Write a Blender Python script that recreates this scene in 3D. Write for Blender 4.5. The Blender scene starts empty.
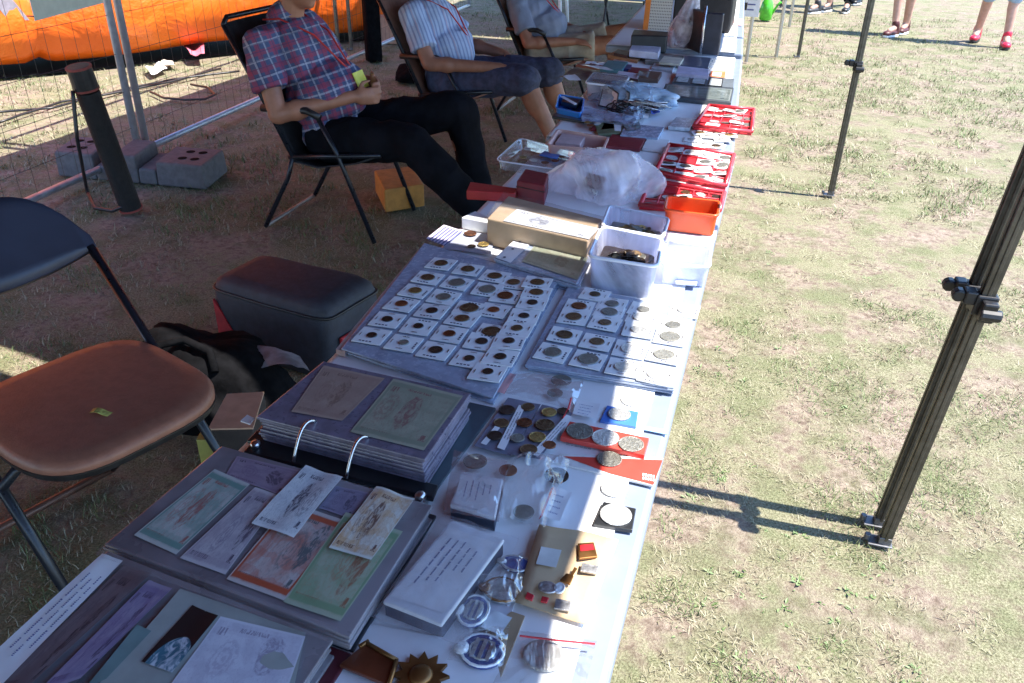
import bpy, bmesh, math, random
import numpy as np
from mathutils import Vector, Matrix, noise
random.seed(7); rng = np.random.default_rng(7)
S = bpy.context.scene; COL = S.collection
R = math.radians
# ------------------------------------------------------------------ camera
rt = Vector((0.9553155749857722, 0.2952690079610201, 0.013724617565472998))
up = Vector((-0.15508388987573943, 0.4611501430987409, 0.8736644279247154))
fw = Vector((-0.2516369198695698, 0.8367537023866256, -0.4863353804234905))
CP = Vector((0, 0, 1.43)); FPX = 819.0
cd = bpy.data.cameras.new('camera'); cam = bpy.data.objects.new('camera', cd); COL.objects.link(cam)
cam.matrix_world = Matrix(((rt.x, up.x, -fw.x, CP.x), (rt.y, up.y, -fw.y, CP.y), (rt.z, up.z, -fw.z, CP.z), (0, 0, 0, 1)))
cd.sensor_width = 36; cd.lens = FPX/1024*36; cd.clip_start = .02; cd.clip_end = 500
S.camera = cam
# ------------------------------------------------------------------ light
TAN = 1.8; ELEV = math.atan(TAN)
w = bpy.data.worlds.new('World'); S.world = w; w.use_nodes = True
nt = w.node_tree; bg = nt.nodes['Background']
sky = nt.nodes.new('ShaderNodeTexSky'); sky.sky_type = 'NISHITA'; sky.sun_disc = False
sky.ozone_density = 7; sky.dust_density = .1; sky.sun_elevation = ELEV; sky.sun_rotation = R(90)
nt.links.new(sky.outputs[0], bg.inputs[0]); bg.inputs[1].default_value = 0.15
sl = bpy.data.lights.new('sun', 'SUN'); sl.energy = 3.8; sl.angle = R(.5); sl.color = (1, .95, .87)
so = bpy.data.objects.new('sun', sl); COL.objects.link(so); so.location = (6, 0, 10)
so.rotation_euler = Vector((-1, 0, -TAN)).to_track_quat('-Z', 'Y').to_euler()
S.view_settings.view_transform = 'Standard'; S.view_settings.look = 'None'
S.view_settings.exposure = 1.78; S.view_settings.gamma = 1; S.view_settings.use_curve_mapping = False

# ------------------------------------------------------------------ where a photo point lies in the place
def ray(px, py): return rt*(px-512)+up*(341.5-py)+fw*FPX
def P(px, py, z):
    d = ray(px, py); return CP+d*((z-CP.z)/d.z)
def PY(px, py, Y):
    d = ray(px, py); return CP+d*(Y/d.y)
def zm(off, s, pts): return [(off[0]+x/s, off[1]+y/s) for x, y in pts]

# ------------------------------------------------------------------ materials
MATS = {}
class N:
    def __init__(s, name):
        s.m = bpy.data.materials.new(name); s.m.use_nodes = True; s.t = s.m.node_tree
        s.b = s.t.nodes['Principled BSDF']; s.out = s.t.nodes['Material Output']
    def n(s, typ, **k):
        o = s.t.nodes.new(typ)
        for a, v in k.items():
            if a.startswith('i_'):
                key = a[2:]; o.inputs[int(key) if key.isdigit() else key.replace('_', ' ')].default_value = v
            else: setattr(o, a, v)
        return o
    def l(s, a, b): s.t.links.new(a, b)
    def val(s, sock, x):
        if hasattr(x, 'is_linked'): s.l(x, sock)
        else: sock.default_value = x
    def math(s, op, a, b=0.0, c=None, clamp=False):
        o = s.n('ShaderNodeMath', operation=op); o.use_clamp = clamp
        s.val(o.inputs[0], a); s.val(o.inputs[1], b)
        if c is not None: s.val(o.inputs[2], c)
        return o.outputs[0]
    def mix(s, f, a, b, mode='MIX'):
        o = s.n('ShaderNodeMix', data_type='RGBA', blend_type=mode)
        s.val(o.inputs[0], f)
        for i, x in ((6, a), (7, b)):
            if isinstance(x, tuple): o.inputs[i].default_value = (*x[:3], 1)
            else: s.l(x, o.inputs[i])
        return o.outputs[2]
    def ramp(s, f, a, b):
        o = s.n('ShaderNodeMapRange', interpolation_type='SMOOTHSTEP'); s.l(f, o.inputs[0])
        o.inputs[1].default_value = a; o.inputs[2].default_value = b; return o.outputs[0]
    def noise(s, scale, detail=3, vec=None, rough=.55, dist=0):
        o = s.n('ShaderNodeTexNoise'); o.inputs['Scale'].default_value = scale; o.inputs['Detail'].default_value = detail
        o.inputs['Roughness'].default_value = rough; o.inputs['Distortion'].default_value = dist
        s.l(vec if vec is not None else s.oc(), o.inputs['Vector']); return o.outputs['Fac']
    def oc(s):
        if not hasattr(s, '_oc'): s._oc = s.n('ShaderNodeTexCoord')
        return s._oc.outputs['Object']
    def uv(s):
        s.oc(); return s._oc.outputs['UV']
    def bump(s, h, st=.3, d=.005):
        o = s.n('ShaderNodeBump'); o.inputs['Strength'].default_value = st; o.inputs['Distance'].default_value = d
        s.l(h, o.inputs['Height']); s.l(o.outputs[0], s.b.inputs['Normal']); return o.outputs[0]
    def col(s, c):
        if isinstance(c, tuple): s.b.inputs['Base Color'].default_value = (*c, 1)
        else: s.l(c, s.b.inputs['Base Color'])
    def set(s, **k):
        for a, v in k.items(): s.b.inputs[a.replace('_', ' ')].default_value = v
def M(name, c, rough=.5, metal=0, var=.15, vs=25, bump=0, bs=60, coat=0, spec=.5):
    if name in MATS: return MATS[name]
    n = N(name); dark = tuple(x*(1-var) for x in c); lite = tuple(min(1, x*(1+var)) for x in c)
    f = n.noise(vs, 5); n.col(n.mix(n.ramp(f, .3, .7), dark, lite))
    rr = n.math('MULTIPLY_ADD', n.noise(vs*2.3, 3), .25, rough-.12, True); n.l(rr, n.b.inputs['Roughness'])
    n.set(Metallic=metal); n.b.inputs['Coat Weight'].default_value = coat; n.b.inputs['Coat Roughness'].default_value = .08
    n.b.inputs['Specular IOR Level'].default_value = spec
    if bump: n.bump(n.noise(bs, 4), bump)
    MATS[name] = n.m; return n.m
def film(name, tint=(.97, .975, .98), gloss=.5, milk=.06, milkc=(.85, .87, .92), rough=.07, bs=18, bst=.5, base=.05):
    """thin clear or milky plastic: passes light straight through, scatters a little, shines at a slant"""
    if name in MATS: return MATS[name]
    n = N(name); n.t.nodes.remove(n.b)
    tr = n.n('ShaderNodeBsdfTransparent'); tr.inputs[0].default_value = (*tint, 1)
    df = n.n('ShaderNodeBsdfDiffuse'); df.inputs[0].default_value = (*milkc, 1)
    tl = n.n('ShaderNodeBsdfTranslucent'); tl.inputs[0].default_value = (*milkc, 1)
    gl = n.n('ShaderNodeBsdfGlossy'); gl.inputs['Roughness'].default_value = rough; gl.inputs[0].default_value = (1, 1, 1, 1)
    bp = n.n('ShaderNodeBump'); bp.inputs['Strength'].default_value = bst; bp.inputs['Distance'].default_value = .01
    n.l(n.noise(bs, 4, dist=.8), bp.inputs['Height'])
    fr = n.n('ShaderNodeFresnel'); fr.inputs[0].default_value = 1.5
    n.l(bp.outputs[0], gl.inputs['Normal'])
    m0 = n.n('ShaderNodeMixShader'); m0.inputs[0].default_value = .5; n.l(df.outputs[0], m0.inputs[1]); n.l(tl.outputs[0], m0.inputs[2])
    mk = n.math('MULTIPLY', n.ramp(n.noise(bs*.6, 5, dist=1), .25, .8), milk*2, clamp=True)
    m1 = n.n('ShaderNodeMixShader'); n.l(mk, m1.inputs[0]); n.l(tr.outputs[0], m1.inputs[1]); n.l(m0.outputs[0], m1.inputs[2])
    m2 = n.n('ShaderNodeMixShader'); n.l(n.math('MINIMUM', n.math('MULTIPLY_ADD', fr.outputs[0], gloss, base*gloss, True), .34*gloss+.05), m2.inputs[0])
    n.l(m1.outputs[0], m2.inputs[1]); n.l(gl.outputs[0], m2.inputs[2]); n.l(m2.outputs[0], n.out.inputs[0])
    MATS[name] = n.m; return n.m
def note_mat(name, paper, ink, ink2, px=.7, py=.5, prt=.5, seed=0, rings=(.3, .5), frame=.5):
    """printed banknote: tinted paper, guilloche rings, vignette, border and fine print, in the note's own UV"""
    if name in MATS: return MATS[name]
    n = N(name); uv = n.uv(); sp = n.n('ShaderNodeSeparateXYZ'); n.l(uv, sp.inputs[0]); u, v = sp.outputs[0], sp.outputs[1]
    mp = n.n('ShaderNodeMapping'); mp.inputs['Location'].default_value = (seed*3.1, seed*1.7, 0); mp.inputs['Scale'].default_value = (2, 1, 1); n.l(uv, mp.inputs[0])
    q = mp.outputs[0]
    def dist(cx, cy, ax):
        a = n.math('MULTIPLY', n.math('SUBTRACT', u, cx), ax); b = n.math('SUBTRACT', v, cy)
        return n.math('SQRT', n.math('ADD', n.math('MULTIPLY', a, a), n.math('MULTIPLY', b, b)))
    big = n.ramp(n.noise(1.6, 3, q, dist=1.5), .3, .7); c = n.mix(n.math('MULTIPLY', big, .65), paper, ink)
    bands = n.ramp(n.math('SINE', n.math('ADD', n.math('MULTIPLY', v, 26), n.math('MULTIPLY', n.noise(1.5, 2, q), 9))), .2, .6); c = n.mix(n.math('MULTIPLY', bands, .3), c, ink)
    d = dist(rings[0], rings[1], 2.0); wob = n.math('MULTIPLY', n.noise(16, 4, q), 14)
    rg = n.ramp(n.math('SINE', n.math('ADD', n.math('MULTIPLY', d, 60), wob)), -.1, .5)
    inring = n.math('SUBTRACT', 1.0, n.ramp(d, .2, .3))
    c = n.mix(n.math('MULTIPLY', n.math('MULTIPLY', rg, inring), .5), c, ink2)
    d2 = n.math('ADD', dist(px, py, 2.4), n.math('MULTIPLY_ADD', n.noise(7, 4, q), .22, -.11)); m = n.math('SUBTRACT', 1.0, n.ramp(d2, .27, .31))
    face = n.ramp(n.noise(7, 6, q, .7, 1.2), .42, .58)
    c = n.mix(n.math('MULTIPLY', m, n.math('MULTIPLY_ADD', face, .8, .15)), c, tuple(x*prt for x in ink2))
    eng = n.ramp(n.noise(22, 5, q, .75, .5), .5, .62); c = n.mix(n.math('MULTIPLY', eng, .35), c, ink2)
    def bx(u0, u1, v0, v1):
        g = lambda x, k, op: n.math(op, x, k)
        return n.math('MULTIPLY', n.math('MULTIPLY', g(u, u0, 'GREATER_THAN'), g(u, u1, 'LESS_THAN')), n.math('MULTIPLY', g(v, v0, 'GREATER_THAN'), g(v, v1, 'LESS_THAN')))
    m3 = n.n('ShaderNodeMapping'); m3.inputs['Scale'].default_value = (38, 5, 1); n.l(uv, m3.inputs[0]); fine = n.ramp(n.noise(1.6, 1, m3.outputs[0]), .45, .53)
    for bb in ((.07, .17, .78, .88), (.84, .94, .11, .21), (.3, .62, .85, .91), (.08, .5, .07, .12)): c = n.mix(n.math('MULTIPLY', bx(*bb), fine), c, tuple(x*prt for x in ink2))
    e = n.math('MINIMUM', n.math('MINIMUM', u, n.math('SUBTRACT', 1.0, u)), n.math('MULTIPLY', n.math('MINIMUM', v, n.math('SUBTRACT', 1.0, v)), .5))
    fr = n.math('MULTIPLY', n.ramp(e, .02, .028), n.math('SUBTRACT', 1.0, n.ramp(e, .05, .062)))
    c = n.mix(n.math('MULTIPLY', fr, frame), c, ink); c = n.mix(n.math('SUBTRACT', 1.0, n.ramp(e, .012, .022)), c, paper)
    n.col(c); n.set(Roughness=.45); n.b.inputs['Coat Weight'].default_value = 1; n.b.inputs['Coat Roughness'].default_value = .1
    n.bump(n.noise(4, 3), .35, .01)
    MATS[name] = n.m; return n.m
def coin_mat(name, c, metal=.85, rough=.35):
    if name in MATS: return MATS[name]
    n = N(name); f = n.noise(3.2, 6, dist=1.2)
    oi = n.n('ShaderNodeObjectInfo'); k = n.math('MULTIPLY_ADD', oi.outputs['Random'], .5, .75)
    a = n.mix(n.ramp(f, .35, .65), tuple(x*.72 for x in c), c)
    hs = n.n('ShaderNodeHueSaturation'); n.l(k, hs.inputs['Value']); n.l(a, hs.inputs['Color']); n.col(hs.outputs[0])
    n.set(Metallic=metal, Roughness=rough); n.bump(n.ramp(f, .4, .6), .3, .1)
    MATS[name] = n.m; return n.m
def body_frame_cloth(name, t, s, base, lines, rough=.85):
    """woven cloth: bands along the body's own axes.  lines = (axis, period, width, colour, strength, phase)"""
    n = N(name); oc = n.oc(); c = base; first = True
    for ax, per, wd, colr, st, ph in lines:
        vv = {'t': t, 's': s}[ax] if isinstance(ax, str) else ax
        dp = n.n('ShaderNodeVectorMath', operation='DOT_PRODUCT'); n.l(oc, dp.inputs[0]); dp.inputs[1].default_value = tuple(vv)
        wv = n.math('MULTIPLY_ADD', n.noise(7, 2), .012, dp.outputs['Value'])
        fr = n.math('FRACT', n.math('MULTIPLY_ADD', wv, 1/per, ph+10))
        tri = n.math('ABSOLUTE', n.math('SUBTRACT', fr, .5))
        mk = n.math('SUBTRACT', 1.0, n.ramp(tri, wd*.5-.02, wd*.5+.02))
        c = n.mix(n.math('MULTIPLY', mk, st), c, colr)
    n.col(c); n.set(Roughness=rough); n.b.inputs['Specular IOR Level'].default_value = .2
    n.bump(n.noise(14, 4, dist=.6), .5, .02); return n.m

# ------------------------------------------------------------------ mesh collector
def frame(d):
    d = d.normalized(); a = Vector((0, 0, 1)) if abs(d.z) < .9 else Vector((1, 0, 0))
    x = d.cross(a).normalized(); return x, d.cross(x).normalized(), d
class MB:
    def __init__(s): s.v = []; s.f = []; s.uv = []
    def add(s, vs, fs, uvs=None):
        o = len(s.v); s.v += [tuple(x) for x in vs]
        for i, f in enumerate(fs):
            s.f.append([o+k for k in f]); s.uv.append(uvs[i] if uvs and uvs[i] else None)
        return s
    def hull(s, bot, top):
        n = len(bot); fs = [list(range(n))[::-1], [n+i for i in range(n)]]
        fs += [[i, (i+1) % n, n+(i+1) % n, n+i] for i in range(n)]
        uv = [None, [(0, 1), (1, 1), (1, 0), (0, 0)] if n == 4 else None]+[None]*n
        return s.add(list(bot)+list(top), fs, uv)
    def prism(s, poly, z0, z1):
        a = sum((poly[i][0]*poly[(i+1) % len(poly)][1]-poly[(i+1) % len(poly)][0]*poly[i][1]) for i in range(len(poly)))
        poly = list(poly) if a > 0 else list(poly)
        return s.hull([(p[0], p[1], z0) for p in poly], [(p[0], p[1], z1) for p in poly])
    def box(s, c, sz, Rm=None):
        h = Vector(sz)/2; c = Vector(c)
        q = [Vector((x*h.x, y*h.y, z*h.z)) for z in (-1, 1) for x, y in ((-1, -1), (1, -1), (1, 1), (-1, 1))]
        if Rm is not None: q = [Rm @ k for k in q]
        q = [c+k for k in q]; return s.hull(q[:4], q[4:])
    def tube(s, pts, r, n=10, caps=True):
        pts = [Vector(p) for p in pts]; rs = r if isinstance(r, (list, tuple)) else [r]*len(pts); vs = []; fs = []
        px = None
        for i, p in enumerate(pts):
            d = (pts[min(i+1, len(pts)-1)]-pts[max(i-1, 0)])
            x, y, d = frame(d)
            if px is not None:
                x = (px-d*px.dot(d)).normalized(); y = d.cross(x)
            px = x
            vs += [p+(x*math.cos(2*math.pi*k/n)+y*math.sin(2*math.pi*k/n))*rs[i] for k in range(n)]
        for i in range(len(pts)-1):
            for k in range(n):
                a = i*n+k; b = i*n+(k+1) % n; fs.append([a, b, b+n, a+n])
        if caps: fs += [list(range(n))[::-1], [(len(pts)-1)*n+k for k in range(n)]]
        return s.add(vs, fs)
    def capsule(s, p0, p1, r0, r1, n=14, flat0=False, flat1=False):
        p0, p1 = Vector(p0), Vector(p1); d = (p1-p0); L = d.length; d = d/L if L > 1e-6 else Vector((0, 0, 1)); pts = []; rs = []
        if not flat0:
            for k in (85, 60, 35): pts.append(p0-d*r0*math.sin(R(k))); rs.append(r0*math.cos(R(k)))
        pts += [p0, p1]; rs += [r0, r1]
        if not flat1:
            for k in (35, 60, 85): pts.append(p1+d*r1*math.sin(R(k))); rs.append(r1*math.cos(R(k)))
        return s.tube(pts, rs, n)
    def ell(s, c, rad, F=None, n=18):
        c = Vector(c); F = F or (Vector((1, 0, 0)), Vector((0, 1, 0)), Vector((0, 0, 1))); vs = []; fs = []; m = n//2
        for i in range(1, m):
            th = math.pi*i/m
            for k in range(n):
                ph = 2*math.pi*k/n
                vs.append(c+F[0]*rad[0]*math.sin(th)*math.cos(ph)+F[1]*rad[1]*math.sin(th)*math.sin(ph)+F[2]*rad[2]*math.cos(th))
        for i in range(m-2):
            for k in range(n):
                a = i*n+k; b = i*n+(k+1) % n; fs.append([a, a+n, b+n, b])
        vs += [c+F[2]*rad[2], c-F[2]*rad[2]]; t = len(vs)
        fs += [[t-2, k, (k+1) % n] for k in range(n)]+[[t-1, (m-2)*n+(k+1) % n, (m-2)*n+k] for k in range(n)]
        return s.add(vs, fs)
    def lathe(s, c, prof, n=28):
        c = Vector(c); vs = []; fs = []
        for r, z in prof: vs += [c+Vector((r*math.cos(2*math.pi*k/n), r*math.sin(2*math.pi*k/n), z)) for k in range(n)]
        for i in range(len(prof)-1):
            for k in range(n):
                a = i*n+k; b = i*n+(k+1) % n; fs.append([a, b, b+n, a+n])
        fs += [list(range(n))[::-1], [(len(prof)-1)*n+k for k in range(n)]]
        return s.add(vs, fs)
    def grid(s, q, nu, nv, fn=None):
        """bilinear sheet over corners q (TL, TR, BR, BL) with UV; fn(u,v) -> lift"""
        q = [Vector(k) for k in q]; vs = []; fs = []; uv = []
        for j in range(nv+1):
            for i in range(nu+1):
                u, v = i/nu, j/nv; p = (q[0]*(1-u)+q[1]*u)*(1-v)+(q[3]*(1-u)+q[2]*u)*v
                if fn: p = p+Vector((0, 0, fn(u, v)))
                vs.append(p)
        for j in range(nv):
            for i in range(nu):
                a = j*(nu+1)+i; fs.append([a, a+nu+1, a+nu+2, a+1])
                uv.append([(i/nu, 1-j/nv), (i/nu, 1-(j+1)/nv), ((i+1)/nu, 1-(j+1)/nv), ((i+1)/nu, 1-j/nv)])
        return s.add(vs, fs, uv)
ORG = {}
def mesh(name, mb, mat, o=Vector((0, 0, 0)), smooth=False):
    me = bpy.data.meshes.new(name); me.from_pydata([(x-o.x, y-o.y, z-o.z) for x, y, z in mb.v], [], mb.f)
    if any(mb.uv):
        l = me.uv_layers.new(name='UVMap'); i = 0
        for f, u in zip(mb.f, mb.uv):
            for k in range(len(f)):
                l.data[i].uv = u[k] if u else (.5, .5); i += 1
    bm = bmesh.new(); bm.from_mesh(me); bmesh.ops.recalc_face_normals(bm, faces=bm.faces); bm.to_mesh(me); bm.free()
    if smooth: me.polygons.foreach_set('use_smooth', [True]*len(me.polygons))
    if mat: me.materials.append(mat)
    return me
def tag(o, label=None, cat=None, group=None, kind=None):
    if label: o['label'] = label
    if cat: o['category'] = cat
    if group: o['group'] = group
    if kind: o['kind'] = kind
    return o
def link(name, me, loc, parent=None):
    o = bpy.data.objects.new(name, me); COL.objects.link(o); o.location = loc
    if parent: o.parent = parent
    return o
def obj(name, mb, mat, parent=None, smooth=False, bevel=0, solid=0, sub=0):
    """ONE mesh object from world coordinates; a top-level one gets its origin at its base, a part hangs on its thing"""
    if parent: og = ORG[parent]
    else:
        a = np.array(mb.v); og = Vector(((a[:, 0].min()+a[:, 0].max())/2, (a[:, 1].min()+a[:, 1].max())/2, a[:, 2].min()))
    me = mesh(name, mb, mat, og, smooth); o = link(name, me, (0, 0, 0) if parent else og, parent); ORG[o] = og
    if solid:
        m = o.modifiers.new('thickness', 'SOLIDIFY'); m.thickness = solid; m.offset = 0
    if bevel:
        m = o.modifiers.new('bevel', 'BEVEL'); m.width = bevel; m.segments = 2; m.limit_method = 'ANGLE'; m.angle_limit = R(40)
        m.harden_normals = False
    if sub:
        m = o.modifiers.new('smooth', 'SUBSURF'); m.levels = sub; m.render_levels = sub
    return o
def thing(name, label, cat, loc, group=None):
    o = link(name, None, loc); o.empty_display_size = .1; ORG[o] = Vector(loc); return tag(o, label, cat, group)
def copytree(o, loc, rz=None, label=None, group=None):
    c = o.copy(); COL.objects.link(c); c.location = loc
    if rz is not None: c.rotation_euler = (0, 0, rz)
    if label: c['label'] = label
    if group: c['group'] = group
    for ch in o.children:
        k = ch.copy(); COL.objects.link(k); k.parent = c
        for g in ch.children:
            h = g.copy(); COL.objects.link(h); h.parent = k
    return c
def slab_mb(px4, z0, z1, zpx=None):
    q = [P(x, y, zpx if zpx is not None else z1) for x, y in px4]
    q = [Vector((k.x, k.y, 0)) for k in q]
    return MB().hull([(k.x, k.y, z0) for k in q], [(k.x, k.y, z1) for k in q])
def slab(name, px4, z0, z1, mat, label=None, cat=None, parent=None, group=None, bevel=.002):
    o = obj(name, slab_mb(px4, z0, z1), mat, parent, bevel=bevel)
    if not parent: tag(o, label, cat, group)
    elif label: tag(o, label)
    return o
def sheet(name, px4, z, mat, label=None, cat=None, parent=None, group=None, curl=.0015, th=.0006, n=6):
    q = [P(x, y, z) for x, y in px4]; k = random.random()*9
    mb = MB().grid(q, n, n, lambda u, v: curl*noise.noise((u*2+k, v*2, k))+curl)
    o = obj(name, mb, mat, parent, smooth=True, solid=th if th >= .001 else 0)
    if not parent: tag(o, label, cat, group)
    elif label: tag(o, label)
    return o
def text_mb(px4, z, rows, seed=0, m=.1, hgt=.35, fill=.8, along='u', lens=None):
    """rows of small printed dashes on a label"""
    q = [P(x, y, z) for x, y in px4]; rnd = random.Random(seed); mb = MB()
    def at(u, v): return (q[0]*(1-u)+q[1]*u)*(1-v)+(q[3]*(1-u)+q[2]*u)*v
    for r in range(rows):
        c = m+(1-2*m)*(r+.5)/rows; h = (1-2*m)/rows*hgt/2; x = m+rnd.random()*.08; end = m+(1-2*m)*(fill if lens is None else lens[r])*rnd.uniform(.85, 1)
        while x < end:
            stop = min(x+rnd.uniform(.04, .12), end)
            while x < stop:
                k = rnd.uniform(.55, 1); lw = rnd.uniform(.005, .011); a = [(x, c-h*k), (x+lw, c-h*k*rnd.uniform(.6, 1)), (x+lw, c+h*rnd.uniform(.5, 1)), (x, c+h)]
                if along == 'v': a = [(j, i) for i, j in a]
                mb.add([at(*k_) for k_ in a], [[0, 1, 2, 3]]); x += lw+.004
            x += .02
    return mb

# ------------------------------------------------------------------ shared materials
white_cloth = M('white_cloth', (.82, .83, .84), .55, var=.04, vs=6, bump=.15, bs=9)
paper = M('white_paper', (.8, .8, .82), .5, var=.04, coat=.25)
ink = M('dark_print', (.05, .05, .09), .6)
blueink = M('blue_print', (.12, .13, .3), .6)
clear = film('clear_plastic', gloss=.5, milk=.08, bs=12, bst=.35)
sleeve = film('album_sleeve', gloss=.75, milk=.13, bs=10, bst=.6)
bagfilm = film('bag_film', gloss=.75, milk=.17, milkc=(.82, .86, .97), bs=16, bst=.5, rough=.1)
tubfilm = film('tub_plastic', tint=(.93, .94, .99), milk=.72, milkc=(.82, .85, 1.0), gloss=.4, bs=6, bst=.08, rough=.15)
steel = M('steel', (.6, .6, .61), .28, 1, var=.08)
black = M('black_plastic', (.018, .018, .02), .4, var=.3)
darkmetal = M('dark_tube', (.02, .022, .026), .35, .3, var=.25)
card = M('white_card', (.78, .79, .8), .6, var=.05, coat=.3)
red_plastic = M('red_plastic', (.62, .035, .05), .35, var=.1, coat=.3)
skin = M('skin', (.42, .21, .14), .5, var=.14, vs=14, bump=.1, bs=120)
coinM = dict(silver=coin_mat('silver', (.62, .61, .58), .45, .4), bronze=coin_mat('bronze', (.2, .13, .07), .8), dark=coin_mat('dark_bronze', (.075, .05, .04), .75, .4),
             brass=coin_mat('brass', (.5, .36, .13)), nickel=coin_mat('nickel', (.3, .29, .25), .5, .4), copper=coin_mat('copper', (.28, .11, .05)), white=coin_mat('pale_silver', (.55, .55, .54), .3, .4))

# ------------------------------------------------------------------ ground
def ground():
    n = N('trampled_grass'); oc = n.oc()
    big = n.noise(.55, 4); mid = n.noise(3.2, 5); fin = n.noise(38, 6, rough=.7); gr = n.noise(170, 4, rough=.7)
    soil = n.mix(n.ramp(fin, .3, .7), (.17, .125, .095), (.4, .325, .26))
    dry = n.mix(n.ramp(gr, .3, .7), (.13, .12, .065), (.37, .35, .23))
    green = n.mix(n.ramp(gr, .3, .7), (.06, .08, .03), (.22, .245, .12))
    a = n.ramp(n.math('ADD', n.math('MULTIPLY', mid, .6), n.math('MULTIPLY', fin, .4)), .43, .57)
    c = n.mix(a, soil, dry)
    b = n.ramp(n.math('ADD', n.math('MULTIPLY', big, .3), n.math('MULTIPLY', n.noise(6, 6), .7)), .46, .6)
    c = n.mix(n.math('MULTIPLY', b, .6), c, green)
    n.col(c); n.set(Roughness=.95); n.b.inputs['Specular IOR Level'].default_value = .15
    n.bump(n.math('ADD', n.math('MULTIPLY', fin, .7), n.math('MULTIPLY', gr, .4)), .8, .02)
    mb = MB()
    N1 = 60; xs = [-150, -60, -25]+list(np.linspace(-12, 6, N1))+[20, 60, 150]; ys = [-100, -30]+list(np.linspace(-3, 16, N1))+[40, 100, 200]
    vs = [(x, y, .012*noise.noise((x*1.3, y*1.3, 0))-.012 if abs(x) < 13 and abs(y) < 17 else -.012) for y in ys for x in xs]
    W = len(xs); mb.add(vs, [[j*W+i, j*W+i+1, (j+1)*W+i+1, (j+1)*W+i] for j in range(len(ys)-1) for i in range(W-1)])
    me = mesh('ground', mb, n.m, smooth=True); tag(link('ground', me, (0, 0, 0)), 'trampled dry grass and bare soil of the fairground', 'ground', kind='structure')
ground()
def grass(name, label, cnt, cols, lmin, lmax, green, seed):
    g = np.random.default_rng(seed)
    r = g.uniform(.75, 3.55, cnt)**2*1.0; th = g.uniform(R(-62), R(24), cnt)
    x = r*np.sin(th); y = r*np.cos(th)
    f = np.array([(.5*noise.noise((a*.9, b*.9, 3.1))+.8*noise.noise((a*3.3, b*3.3, 7.7))+.8*noise.noise((a*8, b*8, 1.7))) for a, b in zip(x, y)])
    shade = (x < .2)
    keep = (f > (.2+.12*shade) if green else f > -.16)
    keep &= ~((x > -.6) & (x < -.1) & (y < 6))
    x, y, r, f = x[keep], y[keep], r[keep], f[keep]; n = len(x)
    sc = np.clip(r/3.4, .65, 1.7)
    L = g.uniform(lmin, lmax, n)*np.clip(sc, .85, 1.5)*(1+.5*np.clip(f, 0, 1) if green else 1); wd = g.uniform(.0009, .0018, n)*sc
    az = g.uniform(0, 2*np.pi, n); tl = g.uniform(.35, 1.35, n) if green else g.uniform(.5, 1.45, n)
    d = np.stack([np.cos(az)*np.sin(tl), np.sin(az)*np.sin(tl), np.cos(tl)], 1); s = np.stack([-np.sin(az), np.cos(az), np.zeros(n)], 1)
    z = .012*np.array([noise.noise((a*1.3, b*1.3, 0)) for a, b in zip(x, y)])-.014
    b = np.stack([x, y, z], 1); m = b+d*(L*.55)[:, None]; tl2 = np.clip(tl+g.uniform(.1, .5, n), 0, 1.62)
    d2 = np.stack([np.cos(az)*np.sin(tl2), np.sin(az)*np.sin(tl2), np.cos(tl2)], 1); t = m+d2*(L*.45)[:, None]
    w_ = s*wd[:, None]
    V = np.stack([b-w_, b+w_, m+w_*.8, m-w_*.8, t], 1).reshape(-1, 3)
    o = (np.arange(n)*5)[:, None]; loops = np.concatenate([o+np.array([[0, 1, 2, 3]]), o+np.array([[3, 2, 4]])], 1).reshape(-1)
    ls = (np.arange(n)*7)[:, None]; st = np.concatenate([ls, ls+4], 1).reshape(-1); tot = np.tile([4, 3], n)
    me = bpy.data.meshes.new(name); me.vertices.add(len(V)); me.vertices.foreach_set('co', V.reshape(-1)); me.loops.add(len(loops)); me.loops.foreach_set('vertex_index', loops)
    me.polygons.add(len(st)); me.polygons.foreach_set('loop_start', st); me.polygons.foreach_set('loop_total', tot); me.update(calc_edges=True)
    nn = N(name+'_blades'); ge = nn.n('ShaderNodeNewGeometry'); cr = nn.n('ShaderNodeValToRGB'); e = cr.color_ramp.elements
    e[0].color = (*cols[0], 1); e[1].color = (*cols[-1], 1)
    for i, c in enumerate(cols[1:-1]): e.new((i+1)/(len(cols)-1)).color = (*c, 1)
    nn.l(ge.outputs['Random Per Island'], cr.inputs[0]); nn.col(cr.outputs[0]); nn.set(Roughness=.7); nn.b.inputs['Specular IOR Level'].default_value = .25
    me.materials.append(nn.m); tag(link(name, me, (0, 0, 0)), label, 'grass', kind='stuff')
grass('dry_grass', 'pale dry grass blades and straw covering the ground', 210000, [(.15, .13, .075), (.31, .28, .18), (.43, .39, .28), (.2, .19, .1)], .012, .034, False, 3)
grass('green_grass', 'short green grass growing in patches on the ground', 210000, [(.055, .09, .03), (.14, .19, .075), (.22, .26, .12), (.09, .125, .045)], .014, .036, True, 5)

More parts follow.
